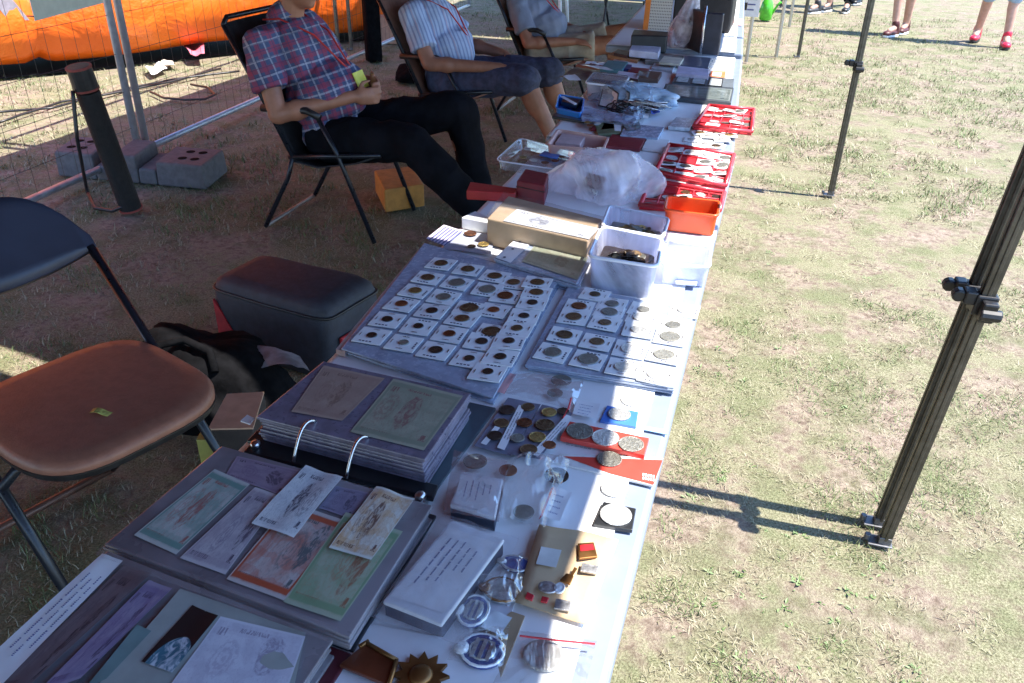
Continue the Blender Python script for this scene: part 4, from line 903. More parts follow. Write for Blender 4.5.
for i, dx in enumerate((0, 34)):
    a = K([(395+dx, 215+dx*.3), (345+dx, 405+dx*.35), (495+dx*.6, 440+dx*.2), (520+dx*.4, 300)])
    t = thing('picture_stand', ('white display frame with black edging leaning on the storage case' if i == 0 else 'second white display frame, behind the leaning one'), 'picture stand', P(*a[1], ZT), 'white display frames')
    q = [P(*a[0], ZT+.055), P(*a[1], ZT+.012), P(*a[2], ZT+.012), P(*a[3], ZT+.055)]
    q = [k+Vector((i*.03, i*.02, 0)) for k in q]
    obj('board', MB().grid(q, 1, 1), card, t, solid=.004); obj('frame_edge', MB().tube(q+[q[0]], .003, 6), fr, t, smooth=True)
bagblob('plastic_bag', P(632, 103, ZT), .14, .1, .045, film('blue_bag', tint=(.8, .87, .93), milk=.55, milkc=(.66, .8, .92), gloss=.6, bs=16, bst=.7), 'bluish clear bag of cables behind the flat case', seed=9, amp=.3, crease=.1)
for i in range(5):
    pts = []
    for k in range(40):
        a = k*.45+i; p = P(626+i*6, 108-i, ZT+.02+.003*i); pts.append(p+Vector((.09*math.cos(a)*(.7+.1*math.sin(k*.3+i)), .035*math.sin(a)+.012*math.sin(k*.21), .012*math.sin(k*.5))))
    tag(obj('cable', MB().tube(pts, .0022, 6), black if i < 3 else silv, smooth=True), 'dark cable coiled inside the bluish bag' if i < 3 else 'pale cable coiled inside the bluish bag', 'cable', 'cables in the bluish bag')
dg = M('dark_green_print', (.08, .11, .1), .3, var=.4, vs=30, coat=.6)
t = slab('picture_stand', J([(175, 160), (642, 192), (622, 292), (140, 242)]), ZT+.001, ZT+.018, M('slate_frame', (.06, .07, .08), .4), 'wide slate frame with a dark green picture, at the sunny edge', 'frame')
obj('picture', MB().grid([P(*k, ZT+.0185) for k in J([(190, 168), (630, 200), (612, 280), (160, 232)])], 1, 1), note_mat('landscape_print', (.3, .34, .33), (.1, .13, .12), (.06, .08, .08), .3, .5, 1, 33, (.8, .5)), t)
t = slab('picture_stand', J([(250, 92), (645, 128), (640, 188), (215, 152)]), ZT+.001, ZT+.016, M('slate_grey', (.12, .14, .16), .4), 'slate frame holding three small framed stamps', 'frame')
for a in ([(262, 100), (350, 106), (330, 158), (235, 150)], [(365, 108), (460, 116), (445, 172), (345, 160)], [(478, 118), (570, 126), (560, 184), (460, 174)]):
    o = obj('stamp_frame', MB().grid([P(*k, ZT+.0172) for k in J(a)], 1, 1), fr, t, solid=.002); q = J(a); cx = sum(k[0] for k in q)/4; cy = sum(k[1] for k in q)/4
    obj('stamp', MB().grid([P(cx+(x-cx)*.84, cy+(y-cy)*.8, ZT+.0188) for x, y in q], 1, 1), M('stamp_print', (.42, .45, .45), .4, var=.3, vs=80), o)
slab('lilac_box', J([(262, 38), (472, 62), (468, 110), (245, 90)]), ZT+.001, ZT+.03, M('lilac_card', (.5, .45, .58), .5), 'pale lilac box in the shade behind the stamp frame', 'box')
t = slab('orange_card', J([(482, 74), (588, 76), (580, 122), (475, 112)]), ZT+.001, ZT+.012, M('orange_red_card', (.72, .2, .08), .45), 'orange and white card beside the lilac box', 'card')
obj('white_panel', MB().grid([P(*k, ZT+.0126) for k in J([(498, 82), (560, 84), (552, 112), (490, 106)])], 1, 1), card, t)
slab('black_box', K([(610, 150), (700, 160), (690, 240), (590, 235)]), ZT+.001, ZT+.03, black, 'small black box right of the storage case', 'box')
slab('pale_box', K([(520, 95), (700, 120), (690, 165), (500, 130)]), ZT+.001, ZT+.032, M('lilac_white', (.6, .58, .72), .4, coat=.3), 'lilac white flat box behind the storage case', 'box')
sheet('open_album', K([(150, 70), (310, 105), (225, 195), (-10, 165)]), ZT+.012, M('dark_album', (.05, .045, .05), .4, var=.3, coat=.5), 'dark open album at the left edge of the second table', 'album', curl=.006)
sheet('white_slip', K([(20, 150), (130, 130), (190, 185), (80, 190)]), ZT+.024, paper, 'white page edge lying on the dark open album', 'paper', curl=.003)
t = slab('flat_tray', K([(195, 5), (530, 25), (490, 75), (140, 45)]), ZT+.001, ZT+.014, M('mahogany_tray', (.22, .05, .03), .4, coat=.3), 'mahogany red tray with white papers inside', 'tray')
obj('white_papers', MB().grid([P(*k, ZT+.0152) for k in K([(240, 10), (430, 25), (400, 48), (220, 32)])], 4, 4, lambda u, v: .002*math.sin(u*9+v*4)), paper, t)
sheet('white_sheets', K([(170, 48), (330, 60), (480, 105), (340, 100)]), ZT+.02, card, 'crumpled white sheets in front of the mahogany tray', 'paper', curl=.006)
slab('navy_booklet', K([(510, 30), (640, 40), (620, 80), (490, 70)]), ZT+.001, ZT+.016, M('navy_cover', (.03, .03, .12), .4), 'navy booklet right of the mahogany tray', 'booklet')
slab('maroon_book', K([(620, 60), (790, 75), (770, 120), (600, 100)]), ZT+.001, ZT+.014, maroon, 'maroon booklet behind the stamp frame', 'booklet')
# ------------------------------------------------------------------ far table
def Q(pts): return zm((600, 0), 5.12, pts)
ZF = .7715
slab('slate_tray', Q([(430, 285), (570, 296), (555, 345), (410, 330)]), TZ+.003, TZ+.022, M('slate_tray', (.1, .11, .16), .4, coat=.3), 'slate blue flat tray in front of the black display case', 'tray')
slab('clear_tray', Q([(575, 296), (690, 300), (670, 362), (560, 348)]), TZ+.003, TZ+.018, film('clear_tray_film', milk=.4, milkc=(.75, .78, .8), gloss=.5), 'pale clear tray in the sun beside the slate tray', 'tray')
slab('photo_album', Q([(260, 262), (430, 285), (395, 325), (230, 310)]), TZ+.003, TZ+.02, M('olive_grey_album', (.2, .18, .16), .5, var=.35, vs=40, coat=.4), 'olive grey album of old pictures near the far table', 'album')
slab('pale_booklet', Q([(280, 318), (390, 335), (370, 362), (262, 345)]), TZ+.003, TZ+.014, M('pale_grey_booklet', (.5, .52, .56), .5), 'pale grey booklet in front of the olive album', 'booklet')
slab('white_box', Q([(165, 225), (312, 240), (300, 270), (150, 255)]), ZF, ZF+.03, M('lilac_white', (.6, .58, .72), .4), 'low white box at the near edge of the far table', 'box')
slab('wooden_tray', Q([(85, 255), (220, 285), (190, 310), (40, 280)]), TZ+.003, TZ+.016, M('orange_wood', (.45, .22, .1), .5), 'orange brown wooden tray at the left of the tables', 'tray')
slab('dark_box', Q([(90, 250), (150, 262), (140, 285), (70, 270)]), TZ+.017, TZ+.03, M('dark_brown_box', (.06, .03, .03), .4), 'dark brown box on the wooden tray', 'box')
t = slab('cash_box', Q([(172, 150), (350, 162), (345, 185), (160, 178)]), ZF, ZF+.075, black, 'low black cash box in front of the patterned book', 'box', bevel=.006)
obj('catch', MB().box(P(*Q([(258, 200)])[0], ZF+.02)+Vector((0, -.005, 0)), (.03, .01, .012)), silv, t)
# patterned upright book
tx = N('ethnic_pattern'); uvn = tx.uv(); wv = tx.n('ShaderNodeTexChecker'); wv.inputs['Scale'].default_value = 16; tx.l(uvn, wv.inputs[0])
v2 = tx.n('ShaderNodeTexVoronoi', distance='MANHATTAN'); v2.inputs['Scale'].default_value = 13; v2.inputs['Randomness'].default_value = 0; tx.l(uvn, v2.inputs['Vector'])
k1 = tx.ramp(v2.outputs['Distance'], .66, .7); tx.col(tx.mix(tx.math('MULTIPLY', k1, .9), (.62, .55, .45), (.1, .07, .06))); tx.set(Roughness=.7)
a, b = P(*Q([(218, 152)])[0], ZF), P(*Q([(355, 160)])[0], ZF); L = (b-a); nrm = Vector((-L.y, L.x, 0)).normalized()
t = thing('patterned_book', 'upright book with a black and cream woven pattern and orange spine', 'book', a)
def upright(p, q_, h, th, lean=.06): n_ = Vector((-(q_-p).y, (q_-p).x, 0)).normalized(); o = n_*lean; tt = n_*th; return [p, q_, q_+tt, p+tt], [p+Vector((0, 0, h))+o, q_+Vector((0, 0, h))+o, q_+tt+o+Vector((0, 0, h)), p+tt+o+Vector((0, 0, h))]
sp = a+L*.2
bt, tp = upright(sp, b, .3, .02); mb = MB(); mb.add(bt+tp, [[0, 1, 2, 3], [4, 5, 6, 7], [0, 1, 5, 4], [1, 2, 6, 5], [2, 3, 7, 6], [3, 0, 4, 7]], [None, None, [(0, 0), (1, 0), (1, 1.6), (0, 1.6)], None, None, None]); obj('cover', mb, tx.m, t)
bt, tp = upright(a, a+L*.195, .3, .02); obj('spine', MB().hull(bt, tp), M('orange_spine', (.8, .22, .03), .5), t)
# black double winged display case
pA, pB, pC = P(*Q([(430, 240)])[0], ZF), P(*Q([(515, 278)])[0], ZF), P(*Q([(605, 285)])[0], ZF)
t = thing('display_case', 'black upright display case folded open like a book', 'display case', pB)
up_ = Vector((0, 0, PY(707, 13, pB.y).z-ZF))
for nm, p, q_, mm in (('left_wing', pA, pB, M('case_brown_black', (.03, .018, .015), .5)), ('right_wing', pB, pC, M('case_navy_black', (.022, .024, .04), .45, var=.3))):
    d = (q_-p).normalized(); n_ = Vector((-d.y, d.x, 0))*.03
    obj('panel', MB().hull([p, q_, q_+n_, p+n_], [p+up_, q_+up_, q_+n_+up_, p+n_+up_]), mm, t, bevel=.004)
obj('hinge', MB().tube([pB+Vector((0, -.004, 0)), pB+up_+Vector((0, -.004, .03))], .006, 8), steel, t, smooth=True)
pd = pC+Vector((-.12, .75, 0))
t = thing('equipment_trunk', 'black trunk standing behind the display case', 'trunk', pd)
obj('trunk_body', MB().box(pd+Vector((-.03, .1, .15)), (.3, .35, .3)), M('trunk_black', (.018, .014, .014), .5, var=.3), t, bevel=.01); obj('trunk_lid', MB().box(pd+Vector((-.03, .1, .325)), (.31, .36, .05)), black, t, bevel=.008)
slab('pink_sheet', Q([(635, 92), (730, 96), (725, 130), (630, 125)]), ZF, ZF+.002, M('pale_pink', (.75, .5, .48), .6), 'pale pink paper on the sunny side of the far table', 'paper', bevel=0)
# hanging tied white bag standing on the table
pw = P(*Q([(395, 240)])[0], ZF); t = thing('carrier_bag', 'tall white carrier bag tied at the top, beside the display case', 'bag', pw)
mb = MB(); prof = [(.02, 0), (.055, .004), (.066, .04), (.068, .08), (.06, .12), (.042, .17), (.026, .22), (.015, .27), (.018, .285), (.036, .33), (.025, .35)]
n = 40; vs = []; fs = []
for i, (r_, z_) in enumerate(prof):
    for k in range(n):
        a_ = 2*math.pi*k/n; f = 1+.16*noise.noise((math.cos(a_)*2, math.sin(a_)*2, z_*6))+.1*math.sin(a_*9+z_*20)*(1 if z_ > .12 else .35)
        vs.append(pw+Vector((r_*f*math.cos(a_)+z_*.25, r_*f*math.sin(a_), z_)))
for i in range(len(prof)-1): fs += [[i*n+k, i*n+(k+1) % n, (i+1)*n+(k+1) % n, (i+1)*n+k] for k in range(n)]
fs.append(list(range(n))[::-1]); obj('bag_skin', MB().add(vs, fs), film('carrier_film', tint=(.85, .82, .84), milk=.75, milkc=(.85, .8, .84), gloss=.35, rough=.2), t, smooth=True)
obj('contents', MB().ell(pw+Vector((.02, 0, .07)), (.042, .042, .055)), M('pink_contents', (.6, .38, .38), .6), t, smooth=True)

# ------------------------------------------------------------------ orange inflatable behind the fence
org_m = N('inflatable_vinyl'); org_m.col(org_m.mix(org_m.ramp(org_m.noise(.9, 4), .35, .7), (.78, .12, .008), (.88, .2, .015))); org_m.set(Roughness=.4); org_m.bump(org_m.noise(2.2, 5, dist=.6), .5, .12)
ia, idr, inr = Vector((-6.2, 5.5, 0)), Vector((.548, .836, 0)), Vector((.836, -.548, 0))
prof = [(-.5, .08), (-.1, .08), (.24, .1), (.4, .2), (.47, .42), (.44, .66), (.34, .84), (.2, .95), (.13, 1.0), (.2, 1.08), (.32, 1.25), (.36, 1.5), (.3, 1.75), (.16, 1.9), (.3, 2.05), (.38, 2.4), (.3, 2.8), (.16, 2.95), (.3, 3.1), (.38, 3.5), (.28, 3.95), (0, 4.2), (-.4, 4.25), (-.8, 4.0), (-.9, 3), (-.9, 1), (-.75, .2)]
t = thing('inflatable', 'big orange inflatable lying behind the wire fence', 'inflatable', ia)
L0, L1 = -7.5, 3.9; n = 200; vs = []; fs = []
for i in range(n+1):
    u = L0+(L1-L0)*i/n; sd = min((u-.3) % 1.9, 1.9-(u-.3) % 1.9); f = 1-.09*math.exp(-(sd/.06)**2)
    for k, (a, z) in enumerate(prof):
        w_ = .05*noise.noise((u*1.4, z*2.2, 4)); c0 = .52
        vs.append(ia+idr*u+inr*((a+.1)*f-.1+w_)+Vector((0, 0, c0+(z-c0)*(f if z < 1.0 else 1)+.03*noise.noise((u*.8, z, 9)))))
m = len(prof)
for i in range(n): fs += [[i*m+k, i*m+(k+1) % m, (i+1)*m+(k+1) % m, (i+1)*m+k] for k in range(m)]
fs += [list(range(m)), [n*m+k for k in range(m)][::-1]]
obj('orange_tube', MB().add(vs, fs), org_m.m, t, smooth=True)
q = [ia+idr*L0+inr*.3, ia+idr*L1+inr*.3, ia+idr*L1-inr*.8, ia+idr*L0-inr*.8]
obj('shadow_gap_sheet', MB().hull([k+Vector((0, 0, .004)) for k in q], [k+Vector((0, 0, .012)) for k in q]), M('shadow_gap_black', (.012, .012, .014), .95, spec=.1), t)  # matte black sheet paints the dark shadow gap under the inflatable
def iquad(pts): return [ia+idr*u+inr*(a+.012)+Vector((0, 0, z)) for u, a, z in pts]
gp = MB()
for k in range(9):
    z0 = .45+k*.06; a0 = np.interp(z0, [.26, .45, .66, .84, .95], [.38, .46, .44, .34, .2]); a1 = np.interp(z0+.06, [.26, .45, .66, .84, .95], [.38, .46, .44, .34, .2])
    gp.add(iquad([(.12-.03*k, a0, z0), (.26-.03*k, a0, z0), (.23-.03*k, a1, z0+.06), (.09-.03*k, a1, z0+.06)]), [[0, 1, 2, 3]])
obj('grey_stripe', gp, M('grey_vinyl', (.25, .22, .25), .5), t)
sheet('cloth_scrap', [(180, 48), (205, 44), (206, 62), (192, 62)], .03, M('pink_cloth', (.6, .16, .22), .8), 'pinkish red cloth scrap lying below the orange inflatable', 'cloth', curl=.06)
sheet('paper_scrap', [(146, 72), (160, 66), (168, 72), (152, 78)], .01, card, 'crumpled white paper scrap on the grass behind the fence', 'paper', curl=.03)
sheet('paper_scrap', [(158, 66), (172, 63), (176, 68), (164, 70)], .01, M('beige_scrap', (.55, .48, .4), .7), 'small beige paper scrap beside the white one on the grass', 'paper', curl=.03)
for lab, pts in (('black cable running along the grass behind the fence', [(-60, 122), (0, 112), (50, 108), (90, 98), (130, 88), (180, 78), (250, 70)]), ('second black cable crossing the grass behind the fence', [(-60, 112), (0, 122), (60, 102), (120, 92), (170, 82), (230, 66)]),
                 ('looped thin cable on the grass right of the fence posts', [(150, 92), (165, 98), (185, 100), (205, 99), (215, 94), (205, 87), (190, 84)])):
    pp = [P(x, y, .02) for x, y in pts]; fine = []
    for i in range(len(pp)-1):
        for k in range(6): u = k/6; a_ = pp[i]*(1-u)+pp[i+1]*u; fine.append(a_+Vector((.02*noise.noise(a_*4), .02*noise.noise(a_*5), 0)))
    tag(obj('power_cable', MB().tube(fine, .009, 7), black, smooth=True), lab, 'cable')
# ------------------------------------------------------------------ wire fence
zinc = M('galvanised_tube', (.5, .53, .58), .35, .5, var=.12)
def fx(y): return -3.36-.07*(y-3.05)
def fence(y0, y1, label):
    t = thing('wire_fence', label, 'fence', (fx(y0), y0, 0), 'temporary wire fence panels')
    p0, p1 = Vector((fx(y0), y0, 0)), Vector((fx(y1), y1, 0)); h = 2.0; Z = Vector((0, 0, 1))
    for p in (p0, p1): obj('upright', MB().tube([p+Z*.03, p+Z*h], .021, 12), zinc, t, smooth=True)
    for z in (.06, h-.02): obj('rail', MB().tube([p0+Z*z, p1+Z*z], .019, 12), zinc, t, smooth=True)
    mb = MB(); k = int((p1-p0).length/.1)
    for i in range(1, k): p = p0+(p1-p0)*i/k; mb.tube([p+Z*.07, p+Z*(h-.03)], .0014, 4)
    for z in np.arange(.2, h, .2): mb.tube([p0+Z*z, p1+Z*z], .0014, 4)
    obj('wire_mesh', mb, M('fence_wire', (.1, .08, .07), .5, .6), t)
fence(3.90, 7.3, 'wire fence panel running from the concrete foot behind the plaid shirt man')
fence(.42, 3.82, 'wire fence panel on the left side behind the black tube case')
fence(7.38, 10.8, 'far wire fence panel behind the man in the striped shirt')
conc = M('concrete', (.12, .117, .125), .85, var=.15, vs=30, bump=.4, bs=90)
t = thing('concrete_block', 'grey concrete foot block with holes holding two fence posts', 'concrete block', (-3.2, 3.62, 0))
q = [Vector(P(57, 178, 0)), Vector(P(205, 192, 0)), Vector(P(230, 171, 0)), Vector(P(82, 158, 0))]; Z = Vector((0, 0, 1))
def bl(u, v): return (q[0]*(1-u)+q[1]*u)*(1-v)+(q[3]*(1-u)+q[2]*u)*v
mb = MB()
for u0, u1, z in ((0, .27, .14), (.2701, .4, .08), (.4001, .56, .15), (.5601, .68, .085), (.6801, 1, .13)):
    c4 = [bl(u0, .06), bl(u1, .06), bl(u1, .94), bl(u0, .94)]; mb.hull([k+Z*.002 for k in c4], [k*.96+sum(c4, Vector())*.01+Z*z for k in c4])
obj('block', mb, conc, t, bevel=.012)
for u, v, z in ((.08, .35, .141), (.16, .35, .141), (.08, .68, .141), (.16, .68, .141), (.82, .35, .131), (.9, .35, .131), (.82, .68, .131), (.9, .68, .131)):
    obj('hole', MB().lathe(bl(u, v)+Z*z, [(.024, 0), (.024, .001)], 16), M('hole_dark', (.01, .01, .01), .95, spec=.05), t)
# poster tied to the fence
def PX(px, py, X=None):
    d = ray(px, py); k = (-3.36+.07*3.05+.03)/(d.x+.07*d.y); return CP+d*k
a, b = PX(35, 21), PX(103, 3); t = thing('poster', 'white poster tied to the wire fence above the grass', 'poster', a)
obj('board', MB().grid([a+Z*.45, b+Z*.45, b, a], 6, 4), M('poster_white', (.62, .64, .55), .6, var=.06), t, solid=.004)
for k in (a, b): obj('cable_tie', MB().tube([k+Z*.02, k+Vector((-.04, 0, .02))], .003, 6), black, t)
# black tube case
b0, b1 = P(132, 211, 0), P(78, 66, .71); ax = (b1-b0).normalized()
t = thing('tube_case', 'long black tube case with red trim leaning by the fence', 'tube case', b0)
obj('tube_body', MB().tube([b0+ax*.012, b0+ax*(b1-b0).length*.84], .051, 24), M('black_cordura', (.008, .007, .008), .7, var=.3, bump=.3, bs=200), t, smooth=False, bevel=.004)
obj('cap', MB().tube([b0+ax*(b1-b0).length*.85, b1-ax*.01, b1], [.054, .053, .046], 24), black, t)
for f in (.0, .835, .97): p = b0+ax*(.012+(b1-b0).length*f); obj('red_trim', MB().tube([p, p+ax*.009], .0555, 24), M('dull_red', (.25, .05, .04), .6), t)
s0 = b0+ax*.62+Vector((-.02, -.06, 0)); st = [s0, s0+Vector((.0, -.04, -.2)), P(88, 195, .02)+Vector((0, 0, .02)), P(95, 208, .012), P(112, 211, .012), b0+Vector((0, -.05, .04))]
fine = []
for i in range(len(st)-1):
    for k in range(6): fine.append(st[i].lerp(st[i+1], k/6))
obj('strap', MB().tube(fine+[st[-1]], .009, 6), black, t, smooth=True)
# ------------------------------------------------------------------ bags and boxes on the ground
cq = [Vector((-1.70, 2.08, 0)), Vector((-1.20, 1.99, 0)), Vector((-1.14, 2.27, 0)), Vector((-1.66, 2.34, 0))]
t = thing('cooler_bag', 'dark grey and red cooler bag on the grass by the table', 'cooler bag', (-1.42, 2.16, 0))
grey_c = M('cooler_cloth', (.026, .03, .045), .65, var=.2, bump=.2, bs=150); redcl = M('cooler_red', (.42, .02, .03), .6, var=.2)
cc = sum(cq, Vector())/4; mb = MB(); rr = []
for z, f in ((.004, .93), (.03, .985), (.17, 1.0), (.235, .985), (.262, .94), (.276, .85), (.282, .7)):
    for k in range(40):
        a_ = 2*math.pi*k/40; cx_, sy_ = math.copysign(abs(math.cos(a_))**.26, math.cos(a_)), math.copysign(abs(math.sin(a_))**.26, math.sin(a_))
        u, v = .5+cx_*.5*f, .5+sy_*.5*f; p = (cq[0]*(1-u)+cq[1]*u)*(1-v)+(cq[3]*(1-u)+cq[2]*u)*v; p = p+Vector((noise.noise(p*9+Vector((0, 0, z*9)))*.008, noise.noise(p*7+Vector((5, 0, z*9)))*.008, z)); rr.append(p)
mb.add(rr, [[i*40+k, i*40+(k+1) % 40, (i+1)*40+(k+1) % 40, (i+1)*40+k] for i in range(6) for k in range(40)]+[list(range(40))[::-1], [240+k for k in range(40)]])
obj('body', mb, grey_c, t, smooth=True)
zp = [rr[3*40+k]+(rr[3*40+k]-cc-Vector((0, 0, .235)))*.012 for k in range(40)]; obj('zip_seam', MB().tube(zp+[zp[0]], .005, 6, False), black, t, smooth=True)
c = sum(cq, Vector())/4; kq = [c+(k-c)*1.012 for k in cq]
pq = [(kq[0]*(1-u)+kq[1]*u) for u in (0.05, .24)]; obj('red_corner', MB().hull([pq[0]+Z*.04, pq[1]+Z*.04, pq[1]+Vector((0, .01, .04)), pq[0]+Vector((0, .01, .04))], [pq[0]+Z*.2, pq[0].lerp(pq[1], .3)+Z*.16, pq[0].lerp(pq[1], .3)+Vector((0, .01, .16)), pq[0]+Vector((0, .01, .2))]), redcl, t)
pq = [(kq[1]*(1-u)+kq[2]*u) for u in (.15, .85)]; obj('red_side', MB().hull([pq[0]+Z*.03, pq[1]+Z*.03, pq[1]+Vector((.012, 0, .03)), pq[0]+Vector((.012, 0, .03))], [pq[0]+Z*.16, pq[1]+Z*.16, pq[1]+Vector((.012, 0, .16)), pq[0]+Vector((.012, 0, .16))]), redcl, t, bevel=.004)
bpm = M('backpack_cloth', (.005, .005, .006), .9, spec=.06, var=.4, bump=.4, bs=60)
o = bagblob('backpack', Vector((-1.5, 1.76, .02)), .27, .17, .16, bpm, 'black backpack slumped on the ground beside the folding chair', seed=12, cat='backpack', amp=.3, crease=.05, rot=-.15)
obj('grey_flap', MB().grid([P(236, 347, .2), P(300, 357, .2), P(310, 372, .2), P(262, 368, .2)], 8, 4, lambda u, v: .02*math.sin(u*3)+.006*noise.noise((u*6, v*6, 0))), M('grey_lining', (.22, .22, .24), .5, var=.3), o, smooth=True)
pts = [P(145, 372, .2), P(160, 345, .26), P(185, 340, .27), P(210, 352, .26), P(215, 372, .22)]
obj('strap', MB().tube(pts, .012, 8), bpm, o, smooth=True)
t = thing('cardboard_box', 'open brown cardboard box half under the near table', 'box', P(235, 412, 0))
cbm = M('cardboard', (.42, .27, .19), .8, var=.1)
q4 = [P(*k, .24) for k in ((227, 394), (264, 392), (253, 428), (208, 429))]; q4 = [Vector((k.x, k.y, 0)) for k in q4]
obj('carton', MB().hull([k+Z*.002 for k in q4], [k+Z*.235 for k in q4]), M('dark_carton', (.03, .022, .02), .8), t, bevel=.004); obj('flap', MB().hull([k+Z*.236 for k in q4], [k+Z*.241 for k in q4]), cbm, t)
slab('booklet', [(200, 432), (250, 432), (246, 440), (196, 440)], .002, .15, M('olive_yellow', (.35, .32, .08), .6), 'yellowish booklet stack beside the cardboard box', 'booklet')
slab('ochre_box', [(374, 170), (412, 166), (424, 184), (384, 190)], .002, .12, M('ochre', (.45, .2, .04), .6), 'ochre box on the grass under the camp chair', 'box', bevel=.008)
pb_ = P(374, 61, 0); t = thing('canopy_bag', 'tall narrow black bag standing behind the plaid shirt man', 'bag', pb_)
mb = MB().tube([pb_, pb_+Z*.04, pb_+Z*.5, pb_+Z*.95, pb_+Z*1.02], [.085, .09, .085, .085, .05], 4); mb.v = [(x+.012*noise.noise((x*6, y*6, z*5)), y+.012*noise.noise((x*6+4, y*6, z*5)), z) for x, y, z in mb.v]
obj('bag_cloth', mb, bpm, t, smooth=True); obj('drawstring', MB().tube([pb_+Z*1.0+Vector((0, -.06, 0)), pb_+Z*.8+Vector((.02, -.1, 0))], .005, 6), card, t)
pc = P(391, 42, 0); t = thing('cardboard_box', 'small brown cardboard box far behind the striped shirt man', 'box', pc)
obj('carton', MB().box(pc+Z*.125, (.25, .2, .25)), cbm, t, bevel=.004); obj('flap', MB().box(pc+Z*.253, (.25, .2, .004)), cbm, t)
pg = P(415, 82, 0); bagblob('holdall', pg+Z*.0, .17, .13, .1, bpm, 'black holdall on the grass behind the striped shirt man', seed=20, cat='bag', amp=.25)
# ------------------------------------------------------------------ near folding chair
fd, fs_ = Vector((.94, -.34, 0)).normalized(), Vector((.34, .94, 0)).normalized()
t = thing('folding_chair', 'padded steel folding chair with a brown seat nearest the camera', 'chair', (-1.28, 1.15, 0))
T0, T1 = Vector((-1.625, 1.507, .785)), Vector((-.965, 1.268, .012)); off = fs_*-.43
c = Vector((-1.285, 1.155, .425)); mb = MB(); ring0 = []
for z, f in ((0, .92), (.008, 1.0), (.026, 1.0), (.036, .95), (.04, .8)):
    ring0.append([c+Z*z+fd*(.222*f*math.copysign(abs(math.cos(a))**.55, math.cos(a)))+fs_*(.212*f*(1-.05*math.cos(a))*math.copysign(abs(math.sin(a))**.55, math.sin(a))) for a in [2*math.pi*k/48 for k in range(48)]])
vs = sum(ring0, []); fs = [[i*48+k, i*48+(k+1) % 48, (i+1)*48+(k+1) % 48, (i+1)*48+k] for i in range(4) for k in range(48)]+[list(range(48))[::-1], [4*48+k for k in range(48)]]
obj('seat', MB().add(vs, fs), M('brown_vinyl', (.26, .12, .085), .45, var=.1, vs=40, bump=.15, bs=220), t, smooth=True)
obj('seat_pan', MB().hull([c+(k-c)*.985-Z*.014 for k in ring0[1]], [c+(k-c)*1.012+Z*.004 for k in ring0[1]]), black, t, bevel=.003)
pn = MB(); g = []
nb = 18
for j in range(7):
    for i in range(nb+1):
        u = i/nb; v = j/6; e = abs(2*u-1); bow = -.06*(1-e*e)
        h = -.06*(1-e**2)*(1-v)+v*(.03+.135*(1-e**5))
        p = T0+(T1-T0)*.178+off*(u*1.06-.03)+(T0-T1).normalized()*h+fd*bow; g.append(p)
pn.add(g, [[j*(nb+1)+i, j*(nb+1)+i+1, (j+1)*(nb+1)+i+1, (j+1)*(nb+1)+i] for j in range(6) for i in range(nb)])
obj('backrest', pn, M('navy_vinyl', (.03, .036, .06), .4, var=.2, vs=6), t, smooth=True, solid=.022)
tubem = M('chair_tube', (.02, .024, .034), .3, .4)
for o_, nm in ((Vector((0, 0, 0)), 'frame_tube'), (off, 'frame_tube')): obj(nm, MB().tube([T0.lerp(T1, .172)+o_, T1+o_], .0115, 12), tubem, t, smooth=True)
R0, R1 = Vector((-1.565, 1.40, .012)), Vector((-1.70, 1.0, .012)); F0 = T0.lerp(T1, .62)+fs_*-.02
for a_, b_ in ((F0+Z*.1-fd*-.05, R0), (F0+off+fs_*.04+Z*.1+fd*.05, R1)): obj('rear_leg', MB().tube([a_, b_], .0105, 12), tubem, t, smooth=True)
obj('rear_bar', MB().tube([R0, R1], .011, 12), M('brown_tube', (.14, .07, .05), .4, .3), t, smooth=True); obj('front_bar', MB().tube([T1+off+(T0-T1)*.15, T1+(T0-T1)*.15], .009, 10), tubem, t, smooth=True)
a = P(98, 412, .467); lf = MB().grid([a+Vector((-.014, .004, .003)), a+Vector((.03, .008, .004)), a+Vector((.028, -.006, .003)), a+Vector((-.01, -.012, .003))], 4, 2, lambda u, v: .004*math.sin(u*5))
tag(obj('leaf', lf, M('yellow_green_leaf', (.35, .36, .1), .5, var=.5, vs=80), solid=.001), 'curled yellow green leaf lying on the brown chair seat', 'leaf')
